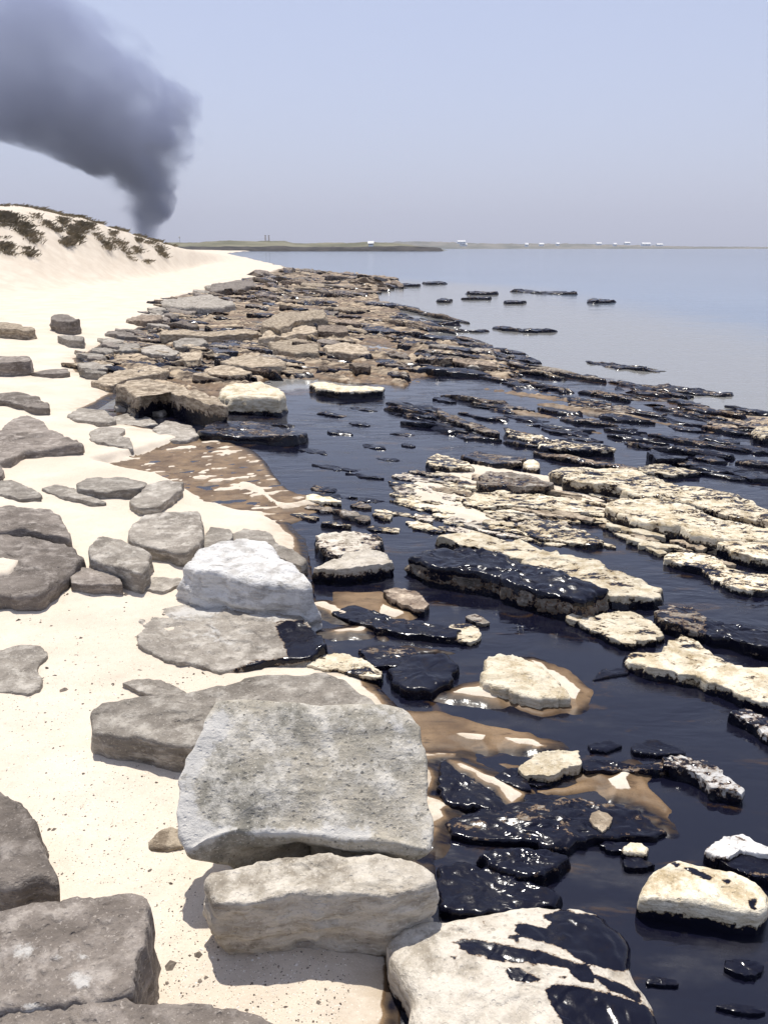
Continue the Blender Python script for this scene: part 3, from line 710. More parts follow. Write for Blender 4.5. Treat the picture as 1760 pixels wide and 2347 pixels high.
shelf('shelf_rock', [(882, 765), (960, 750), (1040, 760), (1092, 778), (1060, 790), (900, 785)], 0.20, M_TAN, 'low tan block in front of the square-cut block', lvl=0.08, soft=0.1)
shelf('waterline_rock', [(1330, 828), (1400, 822), (1490, 838), (1660, 838), (1662, 855), (1580, 862), (1480, 862), (1380, 850)], 0.10, M_CREAM, 'pale cream ledge along the far rim of the oil pool', lvl=0.06)
shelf('shelf_rock', [(750, 640), (800, 632), (880, 630), (900, 655), (840, 668), (760, 672)], 0.16, M_GREY, 'squarish pale slab left of the purple oil patch')
shelf('shelf_rock', [(604, 672), (700, 660), (776, 690), (760, 702), (620, 700)], 0.14, M_GREY, 'grey slab with a straight edge left of the purple oil patch')
shelf('shelf_rock', [(435, 660), (500, 648), (600, 655), (602, 682), (520, 690), (450, 680)], 0.10, M_GREY, 'thin grey slab on the sand at the left end of the shelf')
shelf('shelf_rock', [(688, 608), (780, 596), (880, 600), (1000, 597), (1122, 603), (1090, 612), (900, 615), (700, 618)], 0.30, M_TAN, 'long flat slab with a deep shadow under its front')
shelf('shelf_rock', [(335, 745), (400, 735), (480, 738), (500, 755), (420, 770), (350, 762)], 0.10, M_GREY, 'grey slab on the sand just left of the long tan slab')
shelf('shelf_rock', [(775, 700), (830, 690), (875, 700), (862, 728), (800, 735)], 0.16, M_TAN, 'pale slab set in front of the purple oil patch')
shelf('shelf_rock', [(1395, 662), (1480, 650), (1580, 670), (1600, 695), (1500, 702), (1420, 690)], 0.16, M_TAN, 'pale tan slab on the seaward side of the shelf')
shelf('shelf_rock', [(1160, 640), (1260, 625), (1380, 650), (1380, 690), (1280, 700), (1180, 680)], 0.12, M_TAN, 'flat tan slab seaward of the purple oil patch')
shelf('shelf_rock', [(880, 660), (960, 648), (1050, 660), (1030, 690), (930, 700)], 0.05, M_BLACK, 'low purple-black oil-soaked slab amid the shelf', oil=0.6)
shelf('shelf_rock', [(540, 550), (620, 530), (700, 535), (705, 552), (620, 560)], 0.2, M_BROWN, 'small brown slab at the sand edge of the shelf')

# --- oil pool ledges: traced one by one
def ledge(name, w, pts, h, mat, label, **kw):
    kw.setdefault('lvl', h * 0.38); kw.setdefault('soft', 0.05); kw.setdefault('bevel', 0.012); kw.setdefault('edge', 0.055); kw.setdefault('rough', 0.010)
    return rock(name, w, pts, h * 0.62, mat, label, z=0.0, base=-0.12, **kw)
ledge('oily_rock', W4, [(95, 705), (170, 680), (270, 668), (450, 688), (620, 740), (800, 800), (948, 855), (930, 885), (850, 905), (740, 880), (600, 840), (400, 780), (200, 750)], 0.17, M_BLACK,
      'biggest oil-coated slab, black top and pale-speckled front face above the pool', oil=0.86, side_oil=-0.43, lvl=0.02, n=150, rings=26, sides=16, under=0.03, rough=0.02, strata=0.7, bevel=0.03)
ledge('crusted_rock', W3, [(1352, 835), (1430, 800), (1520, 770), (1600, 757), (1680, 775), (1690, 810), (1580, 835), (1450, 840)], 0.12, M_PALE, 'pale pitted rock butting the left end of the biggest oil-coated slab', oil=0.16, rough=0.03, dome=0.04, n=90)
ledge('striped_rock', W3, [(1370, 690), (1450, 678), (1560, 680), (1640, 705), (1640, 745), (1540, 775), (1420, 770), (1372, 735)], 0.10, M_PALE, 'rock striped black and white behind the pale pitted rock', oil=0.40, rough=0.03, n=90)
ledge('long_ledge', W4, [(215, 625), (300, 605), (400, 600), (470, 622), (600, 640), (720, 688), (900, 718), (1000, 760), (1090, 805), (1180, 842), (1160, 872), (1090, 905), (960, 885), (850, 820), (740, 775), (640, 735), (480, 680), (330, 655)], 0.08, M_CREAM,
      'long cream ledge running behind the biggest oil-coated slab', oil=0.32, n=150, rings=26)
ledge('cream_ledge', W6, [(785, 212), (830, 200), (900, 208), (960, 203), (1060, 188), (1110, 205), (1150, 225), (1212, 290), (1150, 315), (1080, 330), (1025, 325), (940, 288), (870, 260), (835, 235)], 0.05, M_CREAM,
      'cream rock island right below the front of the biggest oil-coated slab', oil=0.36, n=110, rings=20)
ledge('cream_ledge', W6, [(1042, 375), (1070, 362), (1150, 368), (1230, 335), (1290, 288), (1340, 310), (1420, 372), (1500, 410), (1560, 440), (1620, 450), (1780, 430), (1780, 600), (1640, 580), (1540, 555), (1440, 505), (1290, 462), (1150, 440), (1090, 410)], 0.07, M_CREAM,
      'wide cream ledge reaching the right edge beside the dark pool', oil=0.28, n=150, rings=28)
ledge('dark_ledge', W6, [(1165, 185), (1200, 163), (1320, 168), (1380, 218), (1500, 248), (1660, 265), (1760, 330), (1760, 375), (1640, 345), (1500, 310), (1300, 262), (1200, 232)], 0.08, M_BLACK,
      'oil-blackened ledge with a pale left end at the right edge', oil=0.52, n=120, rings=20, rough=0.02, oilp=[(W6, [(1390, 200), (1760, 230), (1760, 420), (1390, 330)])])
ledge('pale_shelf', W4, [(690, 352), (780, 332), (900, 330), (1080, 335), (1200, 380), (1300, 410), (1500, 448), (1720, 535), (1720, 580), (1500, 540), (1280, 470), (1050, 450), (990, 420), (900, 410), (780, 390)], 0.10, M_CREAM,
      'farther cream shelf left of the dark hole, running to the right edge', oil=0.43, n=150, rings=24)
ledge('pale_shelf', W4, [(960, 500), (1010, 462), (1080, 468), (1150, 468), (1300, 498), (1500, 558), (1720, 598), (1720, 640), (1560, 640), (1420, 632), (1280, 595), (1150, 565), (1040, 545)], 0.13, M_CREAM,
      'nearer cream shelf with a rounded nose beside the dark hole', oil=0.38, n=150, rings=24, bevel=0.025)
ledge('pale_shelf', W4, [(1420, 650), (1480, 630), (1560, 620), (1720, 625), (1720, 735), (1600, 715), (1500, 685)], 0.10, M_CREAM, 'cream ledge at right edge stepping down below the rounded-nose shelf', oil=0.41, n=90)
ledge('mossy_rock', W4, [(405, 380), (440, 348), (500, 340), (560, 345), (640, 362), (740, 392), (700, 405), (600, 408), (500, 402), (420, 400)], 0.11, M_BLACK, 'dark greenish rock at the left end of the farther cream shelf', oil=0.46, rough=0.03, n=90)
ledge('pale_ledge', W4, [(330, 462), (400, 430), (520, 428), (650, 450), (800, 458), (900, 480), (960, 515), (880, 520), (700, 503), (560, 488), (430, 500)], 0.05, M_CREAM, 'low cream ledge left of the dark hole in the shelf', oil=0.42, n=120, rings=18)
ledge('pale_ledge', W4, [(590, 580), (630, 550), (655, 525), (740, 540), (790, 578), (900, 618), (945, 645), (900, 665), (760, 640), (640, 625)], 0.04, M_CREAM, 'ragged cream ledge between the low ledge and the long ledge', oil=0.50, n=90)
ledge('pale_ledge', W4, [(980, 595), (1060, 598), (1130, 640), (1225, 690), (1190, 700), (1090, 650), (1010, 615)], 0.03, M_CREAM, 'narrow cream strip below the nose of the cream shelf', oil=0.41, n=70)
ledge('pale_ledge', W4, [(1205, 715), (1220, 690), (1300, 688), (1420, 712), (1500, 757), (1660, 788), (1720, 850), (1580, 860), (1500, 840), (1450, 812), (1370, 765), (1280, 745)], 0.05, M_CREAM, 'cream ledge beyond the blue pool, touching the right edge', oil=0.46, n=120, rings=20)
ledge('pool_rock', W4, [(178, 292), (225, 264), (300, 280), (370, 300), (388, 330), (280, 322), (205, 312)], 0.07, M_CREAM, 'pale rock with black blotches in the far pool', oil=0.48, n=60)
ledge('pool_rock', W4, [(330, 268), (400, 252), (520, 268), (610, 285), (590, 308), (460, 308), (380, 290)], 0.06, M_BLACK, 'oil-black rock with a pale upper rim behind the blotched pale rock', oil=0.55, n=60)
ledge('white_stone', W4, [(600, 310), (615, 293), (640, 290), (672, 310), (672, 326), (620, 326)], 0.07, M_CREAM, 'small bright stone at the right end of the oil-black rock', cat='stone', oil=0.26, n=40, dome=0.1, bevel=0.1)
ledge('barnacled_ledge', W4, [(498, 148), (600, 165), (680, 182), (800, 212), (900, 228), (1005, 245), (985, 258), (860, 250), (720, 243), (640, 215), (560, 185)], 0.08, M_CREAM, 'knobbly cream ledge with black gaps in the far pool', oil=0.52, rough=0.03, n=110, rings=14)
ledge('brown_ridge', W4, [(640, 252), (760, 266), (900, 290), (1092, 320), (1100, 340), (960, 318), (800, 288), (680, 268)], 0.05, M_BROWN, 'thin brown ridge in front of the knobbly cream ledge', oil=0.46, n=90)
ledge('brown_ridge', W4, [(228, 65), (300, 95), (380, 130), (500, 165), (490, 178), (380, 148), (290, 115), (230, 85)], 0.09, M_BLACK, 'dark diagonal ridge at the far corner of the oil pool', oil=0.50, n=90)
ledge('pale_strip', W4, [(1085, 318), (1200, 304), (1372, 342), (1262, 352), (1120, 342)], 0.06, M_CREAM, 'pale strip of rock below the square black block', oil=0.46, n=70)
ledge('black_block', W4, [(1133, 258), (1160, 246), (1222, 268), (1312, 273), (1300, 285), (1180, 285)], 0.10, M_BLACK, 'square black block standing in the far pool at right', oil=0.80, n=60)
ledge('edge_boulder', W4, [(1590, 160), (1620, 140), (1740, 140), (1740, 190), (1640, 192), (1597, 178)], 0.12, M_CREAM, 'tan boulder cut by the right edge in the far shallows', cat='boulder', oil=0.46, n=60, bevel=0.08)
ledge('sea_rock', W4, [(1390, 130), (1450, 92), (1560, 95), (1720, 120), (1700, 150), (1560, 160), (1450, 152)], 0.02, M_TAN, 'flat tan patch of rock awash left of the right-edge tan boulder', oil=0.46, n=70)

# --- stones of the near oil pool
ledge('capped_rock', W6, [(412, 505), (425, 430), (445, 382), (490, 370), (560, 383), (640, 415), (690, 435), (745, 482), (790, 535), (812, 560), (795, 580), (700, 572), (600, 560), (560, 545), (480, 530)], 0.065, M_CREAM,
      'pale rock shaped like a cap ringed by brown sand in the oil pool', oil=-0.1, lvl=-0.05, n=110, rings=20, bevel=0.04, dome=0.02)
ledge('notched_rock', W6, [(585, 865), (620, 830), (690, 790), (760, 795), (835, 795), (852, 850), (780, 872), (720, 895), (620, 890)], 0.06, M_CREAM, 'pale rock with a rough notched edge on the brown sand spit', oil=0.08, lvl=0.01, n=80)
ledge('flecked_rock', W6, [(1200, 820), (1240, 805), (1320, 815), (1385, 838), (1440, 868), (1485, 908), (1545, 950), (1535, 968), (1420, 950), (1370, 905), (1290, 868), (1210, 850)], 0.07, M_WHITE, 'oil-black rock flecked with white crust at the near pool edge', oil=0.47, rough=0.035, n=110, rings=14)
ledge('dark_strip', W6, [(848, 835), (950, 828), (1080, 855), (1200, 845), (1215, 872), (1080, 880), (860, 880)], 0.04, M_BLACK, 'low black rock strip between the notched rock and the white-flecked rock', oil=0.6, rough=0.03, n=80)
ledge('awash_rock', W6, [(1060, 770), (1150, 738), (1230, 760), (1300, 795), (1300, 808), (1180, 810), (1070, 800)], 0.025, M_BLACK, 'smooth black rock just awash behind the white-flecked rock', oil=0.8, n=70, bevel=0.06)
ledge('awash_rock', W6, [(880, 765), (970, 742), (1030, 772), (960, 798), (890, 790)], 0.018, M_BLACK, 'small black rock just awash left of the smooth one', oil=0.8, n=50, bevel=0.06)
ledge('awash_rock', W6, [(900, 485), (940, 438), (1060, 432), (1060, 458), (980, 470)], 0.015, M_BLACK, 'thin black rock breaking the oil surface right of the capped rock', oil=0.8, n=50, bevel=0.06)
ledge('edge_ledge', W6, [(1475, 625), (1560, 608), (1660, 655), (1760, 700), (1760, 790), (1650, 720), (1560, 655)], 0.06, M_WHITE, 'black and white crusted ledge at the right edge of the near pool', oil=0.50, rough=0.03, n=80)
ledge('oiled_mound', W6, [(20, 440), (80, 395), (160, 370), (280, 372), (320, 420), (300, 480), (210, 535), (100, 520), (30, 490)], 0.06, M_BLACK, 'black oiled mound left of the capped rock', oil=0.8, n=80, bevel=0.05)
ledge('cream_chip', W6, [(205, 305), (270, 280), (280, 248), (370, 243), (428, 290), (385, 325), (290, 315)], 0.03, M_CREAM, 'cream rock lying in shade below the biggest oil-coated slab', oil=0.05, n=70)
ledge('grey_chip', W6, [(345, 212), (400, 200), (458, 238), (430, 245), (380, 232)], 0.025, M_GREY, 'thin grey stone under the front of the biggest oil-coated slab', cat='stone', n=40)
ledge('brown_rock', W6, [(-10, 105), (60, 90), (150, 110), (195, 160), (180, 185), (80, 165)], 0.06, M_BROWN, 'brown slab tucked under the pale pitted rock', oil=0.1, n=60)
ledge('oiled_rock', W6, [(-230, 195), (-130, 160), (20, 215), (150, 230), (320, 275), (300, 310), (120, 290), (-40, 270)], 0.04, M_BLACK, 'low black slab right of the white boulder', oil=0.7, n=80)
ledge('oiled_rock', W6, [(-110, 350), (-20, 330), (120, 350), (200, 400), (100, 420), (-40, 430)], 0.03, M_BLACK, 'low black slab behind the streaked rock with dripping oil', oil=0.65, n=70)
ledge('dripped_rock', W5, [(1325, 425), (1360, 395), (1420, 373), (1520, 382), (1590, 410), (1650, 445), (1640, 475), (1560, 465), (1440, 440), (1380, 440)], 0.06, M_CREAM, 'cream rock with black oil dripping down its front, beside the round slab', oil=0.28, n=90, rough=0.025)
ledge('oiled_rock', W6, [(238, 850), (260, 838), (330, 885), (440, 945), (548, 1035), (520, 1060), (400, 1040), (240, 1000)], 0.045, M_BLACK, 'pointed black rock beside the right flank of the big boulder', oil=0.8, n=90, bevel=0.05)
ledge('oiled_rock', W6, [(468, 905), (520, 868), (590, 862), (640, 955), (600, 965), (520, 930)], 0.03, M_BLACK, 'small black rock left of the notched rock', oil=0.8, n=60, bevel=0.05)
ledge('oiled_shelf', W8, [(255, 250), (330, 225), (480, 195), (600, 165), (720, 158), (880, 160), (1040, 185), (1130, 225), (1230, 285), (1180, 315), (1050, 320), (900, 335), (760, 365), (500, 340), (300, 320)], 0.035, M_BLACK,
      'broad black oiled shelf with scattered white crust, right of the big boulder', oil=0.66, n=130, rings=24, bevel=0.04, rough=0.014)
ledge('round_stone', W8, [(883, 245), (895, 220), (925, 208), (965, 220), (985, 245), (965, 275), (940, 303), (905, 275)], 0.048, M_TAN, 'round brown stone on the black oiled shelf', cat='stone', oil=-0.2, lvl=-1, n=48)
ledge('oiled_hump', W8, [(410, 395), (480, 368), (600, 362), (700, 368), (800, 400), (770, 440), (700, 475), (600, 490), (490, 450)], 0.06, M_BLACK, 'black hump with a rusty spot, in front of the oiled shelf', oil=0.7, n=90, bevel=0.08, rough=0.03)
ledge('oiled_rock', W8, [(235, 440), (330, 425), (450, 440), (600, 510), (760, 565), (740, 620), (640, 650), (450, 650), (240, 655)], 0.035, M_BLACK, 'smooth black slab right of the pale block', oil=0.8, n=90, bevel=0.06)
ledge('pale_stone', W8, [(1020, 378), (1060, 345), (1110, 350), (1142, 368), (1132, 400), (1040, 392)], 0.04, M_CREAM, 'small cream stone alone in the black pool', cat='stone', oil=0.02, lvl=0.008, n=60, bevel=0.12, dome=0.05)
ledge('pale_stone', W8, [(1378, 375), (1420, 345), (1480, 315), (1545, 308), (1600, 340), (1720, 385), (1720, 410), (1600, 395), (1540, 375), (1490, 408), (1420, 405)], 0.07, M_WHITE, 'white stone at right edge behind the large rounded cream stone', cat='stone', oil=0.05, n=90, bevel=0.06)
ledge('dark_stone', W8, [(1440, 420), (1560, 400), (1720, 425), (1720, 510), (1600, 490), (1480, 450)], 0.05, M_BLACK, 'black rock between the white stone and the large rounded cream stone', oil=0.72, n=70)
ledge('rounded_stone', W8, [(1098, 575), (1110, 535), (1150, 485), (1200, 445), (1260, 422), (1320, 440), (1420, 462), (1540, 485), (1620, 525), (1665, 580), (1660, 640), (1630, 665), (1500, 650), (1350, 625), (1210, 605), (1130, 595)], 0.10, M_CREAM,
      'large rounded cream stone with black spots at right edge of the pool', cat='stone', oil=0.04, lvl=0.022, soft=0.03, n=130, rings=26, bevel=0.08, dome=0.05, edge=0.012, strata=0.12,
      oilp=[(W8, [(1300, 455), (1330, 460), (1420, 500), (1410, 515), (1350, 495)]), (W8, [(1230, 428), (1270, 440), (1260, 455)]), (W8, [(1460, 510), (1500, 512), (1480, 532)]), (W8, [(1570, 590), (1605, 590), (1600, 635), (1580, 630)])])
ledge('splashed_rock', W8, [(12, 800), (30, 755), (90, 712), (170, 700), (250, 700), (430, 678), (560, 650), (690, 630), (850, 640), (960, 668), (1030, 735), (1068, 800), (1062, 890), (1100, 970), (1150, 1050), (1190, 1131), (1230, 1250), (1100, 1400), (600, 1420), (160, 1400), (100, 1250), (115, 1020), (60, 950), (20, 890)], 0.13, M_PALE,
      'large pale rock splashed with black oil at the bottom, beside the pale block', cat='boulder', oil=-0.05, lvl=0.02, n=170, rings=60, bevel=0.05, dome=0.07, rough=0.010, edge=0.012, step=0.006,
      oilp=[(W8, [(560, 698), (640, 700), (700, 715), (720, 690), (690, 665), (770, 640), (960, 668), (1070, 780), (1090, 890), (1020, 900), (930, 880), (830, 850), (780, 810), (690, 770), (590, 750)]),
            (W8, [(290, 778), (350, 758), (450, 780), (560, 800), (680, 815), (790, 855), (880, 885), (905, 945), (850, 945), (790, 890), (650, 875), (560, 860), (450, 850), (370, 828)]),
            (W8, [(528, 900), (580, 890), (672, 940), (640, 955), (560, 940)]),
            (W8, [(688, 985), (730, 962), (800, 965), (1000, 1010), (1120, 1055), (1220, 1150), (1200, 1400), (900, 1300), (800, 1170), (740, 1080)]),
            (W8, [(912, 930), (1000, 955), (1110, 1005), (1090, 1022), (990, 985)]), (W8, [(545, 755), (580, 750), (575, 775)]), (W8, [(410, 680), (435, 675), (430, 698)]), (W8, [(285, 838), (312, 836), (305, 848)]),
            (W8, [(740, 925), (790, 925), (780, 938)])])

# --- scattered repeats
def scatter(name, px_poly, count, wpx, ypx, hrange, mats, label, group, cat='rock', oil=(0, 0.3), lvl=0.03, z=None, n=22, min_gap=0.55, dirslope=0.10, seedk=1, edge=0.09, rough=0.025, chips=2, tiltk=0.0, power=3.0):
    rs = random.Random(seedk); poly = np.array(px_poly); x0, y0 = poly.min(0); x1, y1 = poly.max(0)
    placed = []; tries = 0; made = []
    while len(placed) < count and tries < count * 60:
        tries += 1
        x, y = rs.uniform(x0, x1), rs.uniform(y0, y1)
        if sdist(np.array([[x, y]]), poly)[0] < 0: continue
        k = (y - 560) / 300.0
        w_ = rs.uniform(*wpx) * (0.45 + 0.55 * min(k, 1.6)); d_ = rs.uniform(*ypx) * (0.35 + 0.65 * min(k, 1.6))
        if any(abs(x - a) < (w_ + c) * 0.5 * min_gap and abs(y - b) < (d_ + e) * 0.5 * min_gap for a, b, c, e in placed): continue
        placed.append((x, y, w_, d_))
        pts = []; m = rs.randint(6, 8)
        for j in range(m):
            a = 2 * math.pi * (j + rs.uniform(-0.3, 0.3)) / m
            rr = rs.uniform(0.72, 1.1)
            ca, sa = math.cos(a), math.sin(a)
            e = (abs(ca) ** power + abs(sa) ** power) ** (-1 / power)
            dx, dy = ca * e * w_ / 2 * rr, sa * e * d_ / 2 * rr
            pts.append((x + dx, y + dy + dx * dirslope))
        h = rs.uniform(*hrange)
        wm = w_ / FPX * np.linalg.norm(P(x, y)); dm = abs(P(x, y - d_ / 2)[1] - P(x, y + d_ / 2)[1])
        tx, ty = rs.gauss(0, 0.05) * tiltk, rs.uniform(-0.02, 0.07) * tiltk
        if tiltk and rs.random() < 0.15: h *= 1.8
        g = 0.02 if z is None else z
        zs = [g + h + tx * wm * (px - x) / w_ - ty * min(dm, wm) * (py - y) / d_ for px, py in pts]
        oo = rs.uniform(*oil)
        mt, colour = mats[rs.randrange(len(mats))]
        ob = rock(name, W0, pts, 0, mt, None, cat, group, zs=zs, base=-0.12, oil=oo, lvl=lvl, soft=0.07, n=n, rings=3, sides=4, bevel=0.025, rough=rough, edge=edge, chips=chips, taper=0.02)
        SCATTERED.append((ob, x, y, colour, label))
    return placed
SCATTERED = []

scatter('shelf_stone', [(655, 612), (800, 624), (905, 636), (920, 650), (860, 668), (760, 690), (600, 690), (480, 690), (380, 705), (370, 690), (480, 660), (560, 640)], 125, (50, 210), (4, 11), (0.02, 0.07), [(M_BROWN, 'brown'), (M_BROWN, 'brown'), (M_TAN, 'tan'), (M_TAUPE, 'dark grey')],
        'slab', 'slabs of the far rock shelf', oil=(0.1, 0.6), lvl=0.05, seedk=3, power=2.2, n=30, min_gap=0.42, tiltk=1.0)
scatter('shelf_stone', [(380, 700), (600, 688), (860, 668), (960, 700), (1000, 740), (1060, 775), (1160, 810), (1150, 850), (1000, 850), (900, 860), (880, 840), (660, 850), (600, 870), (380, 860), (230, 850), (200, 825), (290, 765)], 150, (55, 220), (5, 15), (0.012, 0.055), [(M_BROWN, 'brown'), (M_TAN, 'tan'), (M_TAN, 'tan'), (M_GREY, 'grey'), (M_TAUPE, 'dark grey')],
        'slab', 'slabs of the near rock shelf', oil=(0.15, 0.68), lvl=0.055, seedk=4, power=2.2, n=32, min_gap=0.42, tiltk=1.3)
scatter('edge_stone', [(380, 690), (470, 662), (560, 640), (560, 655), (470, 680), (360, 745), (230, 810), (205, 870), (280, 910), (240, 900), (190, 850), (200, 800), (300, 750)], 24, (40, 110), (8, 17), (0.02, 0.07), [(M_GREY, 'grey'), (M_TAUPE, 'dark grey')],
        'half-buried slab', 'grey slabs along the edge of the shelf', oil=(-0.1, 0.0), lvl=None, z=0.06, seedk=5, n=22)
scatter('strata_ridge', [(860, 690), (1000, 715), (1060, 770), (1250, 830), (1500, 890), (1760, 935), (1760, 1000), (1500, 960), (1280, 905), (1060, 855), (950, 770)], 56, (90, 360), (5, 12), (0.008, 0.034), [(M_BROWN, 'brown'), (M_BLACK, 'black'), (M_TAN, 'tan'), (M_BROWN, 'brown')],
        'thin rock ridge', 'thin strata ridges along the waterline', oil=(0.18, 0.5), lvl=0.04, z=0.0, seedk=6, power=1.15, n=34, dirslope=0.18, min_gap=0.55, edge=0.12)
scatter('oily_ridge', [(880, 930), (1000, 910), (1250, 920), (1500, 970), (1760, 1010), (1760, 1120), (1560, 1060), (1300, 1030), (1100, 1010), (950, 1000)], 44, (70, 260), (6, 14), (0.006, 0.03), [(M_BLACK, 'oil-black'), (M_BLACK, 'oil-black'), (M_BROWN, 'oily brown')],
        'low ridge', 'oil-black ridges in the far pool', oil=(0.5, 0.85), lvl=0.03, z=0.0, seedk=7, power=1.15, n=34, dirslope=0.15, min_gap=0.6, edge=0.12)
scatter('pool_lump', [(640, 930), (760, 910), (950, 960), (960, 1080), (900, 1160), (760, 1150), (640, 1060), (600, 980)], 17, (30, 110), (5, 11), (0.004, 0.014), [(M_BLACK, 'oil-black')],
        'lump', 'oil-black lumps in the dark pool', oil=(0.6, 0.9), lvl=0.02, z=0.0, seedk=8, power=1.4, n=26, dirslope=0.12, min_gap=1.0, edge=0.12)
scatter('cream_flake', [(905, 1095), (1000, 1075), (1120, 1130), (1300, 1190), (1380, 1250), (1250, 1240), (1100, 1230), (1000, 1215), (900, 1190)], 60, (30, 110), (5, 12), (0.004, 0.016), [(M_CREAM, 'cream'), (M_CREAM, 'cream'), (M_PALE, 'pale grey')],
        'flake of rock', 'cream rock flakes in the oil pool', oil=(0.0, 0.30), lvl=0.004, z=0.0, seedk=9, n=26, dirslope=0.16, min_gap=0.6, edge=0.16, chips=0)
scatter('cream_flake', [(940, 1110), (1160, 1100), (1480, 1150), (1760, 1240), (1760, 1330), (1560, 1270), (1400, 1210), (1200, 1170)], 40, (40, 140), (5, 12), (0.008, 0.035), [(M_CREAM, 'cream'), (M_TAN, 'tan')],
        'flake of rock', 'cream rock flakes in the oil pool', oil=(0.0, 0.35), lvl=0.008, z=0.0, seedk=10, n=26, dirslope=0.2, min_gap=0.6, edge=0.16, chips=0)
scatter('crust_rock', [(640, 1120), (760, 1130), (900, 1180), (880, 1240), (760, 1215), (700, 1190)], 10, (30, 90), (6, 13), (0.01, 0.035), [(M_CREAM, 'cream and black'), (M_BLACK, 'black')],
        'crusty rock', 'small rocks behind the striped rock', oil=(0.2, 0.6), lvl=0.012, z=0.0, seedk=12, n=24, min_gap=0.8, edge=0.12)
scatter('oil_lump', [(1020, 1760), (1240, 1740), (1500, 1930), (1560, 1990), (1440, 2100), (1500, 2300), (1700, 2340), (1740, 2220), (1500, 2180), (1440, 2060), (1200, 1960), (1020, 1960)], 9, (50, 170), (12, 34), (0.008, 0.018), [(M_BLACK, 'oil-black')],
        'smooth lump', 'oil-black lumps in the near pool', oil=(0.7, 0.9), lvl=0.02, z=0.0, seedk=13, power=1.6, n=40, min_gap=0.9, edge=0.1, chips=0)

# reefs standing alone in the sea
def reef(pts, h, label, name='sea_rock', **kw):
    my = sum(p[1] for p in pts) / len(pts); pts = [(x, my + (y - my) * (0.55 if my < 500 else 0.8)) for x, y in pts]
    ledge(name, W2, pts, h, M_BLACK, label, oil=kw.pop('oil', 0.62), n=60, rough=0.035, edge=0.10, taper=0.10, **kw)
reef([(500, 585), (540, 578), (620, 598), (682, 625), (640, 630), (560, 615), (510, 600)], 0.038, 'dark rock at the edge of the shallows, largest of the sea rocks')
reef([(485, 462), (540, 466), (620, 482), (742, 486), (700, 493), (600, 492), (500, 474)], 0.044, 'long dark reef in open water right of the shelf')
reef([(885, 345), (905, 338), (930, 348), (990, 352), (985, 362), (890, 364)], 0.096, 'dark rock farthest out to the right, with a raised left end')
reef([(522, 358), (560, 350), (612, 356), (600, 364), (530, 365)], 0.082, 'flat dark rock in the sea left of the farthest one')
reef([(340, 343), (400, 336), (462, 340), (450, 348), (350, 348)], 0.068, 'low dark rock in the sea left of the flat one')
reef([(362, 318), (410, 313), (490, 318), (480, 326), (370, 326)], 0.096, 'dark rock behind the low dark rock, farther out')
reef([(230, 350), (255, 342), (290, 346), (285, 358), (235, 358)], 0.098, 'small upright dark rock near the tip of the shelf')
reef([(60, 284), (100, 280), (152, 285), (145, 291), (65, 291)], 0.096, 'dark rock at the far tip of the shelf')
reef([(172, 275), (210, 271), (264, 275), (258, 282), (180, 283)], 0.096, 'olive-brown rock just beyond the far tip of the shelf')
reef([(560, 312), (660, 308), (740, 312), (830, 332), (760, 334), (640, 324)], 0.022, 'thin reef line awash between the sea rocks')
reef([(95, 470), (200, 472), (330, 480), (440, 488), (420, 494), (260, 488), (110, 480)], 0.027, 'long dark ridge ending in the sea, nearest the shelf')
reef([(0, 400), (100, 425), (200, 448), (330, 468), (320, 475), (190, 462), (80, 440)], 0.033, 'dark ridge curving from the shelf into the sea')
reef([(0, 505), (90, 502), (200, 515), (210, 526), (90, 520), (0, 518)], 0.038, 'short dark ridge at the seaward side of the shelf')
reef([(860, 606), (960, 618), (1060, 640), (1230, 660), (1180, 668), (1020, 650), (880, 622)], 0.008, 'submerged dark reef awash in the pale shallows')
reef([(1130, 712), (1220, 712), (1330, 735), (1490, 760), (1480, 770), (1330, 762), (1200, 738)], 0.022, 'crusted dark reef in the shallows at right')
reef([(1150, 805), (1300, 808), (1480, 825), (1700, 838), (1700, 855), (1500, 845), (1300, 830)], 0.016, 'long dark reef below the crusted one at right')
reef([(795, 798), (900, 795), (1020, 815), (1230, 848), (1180, 858), (1000, 845), (850, 818)], 0.019, 'dark knobbly reef with small white crust, above the far pool', oil=0.5)
reef([(858, 752), (960, 752), (1100, 770), (1230, 790), (1100, 788), (940, 772)], 0.016, 'thin dark reef behind the knobbly one', oil=0.5)

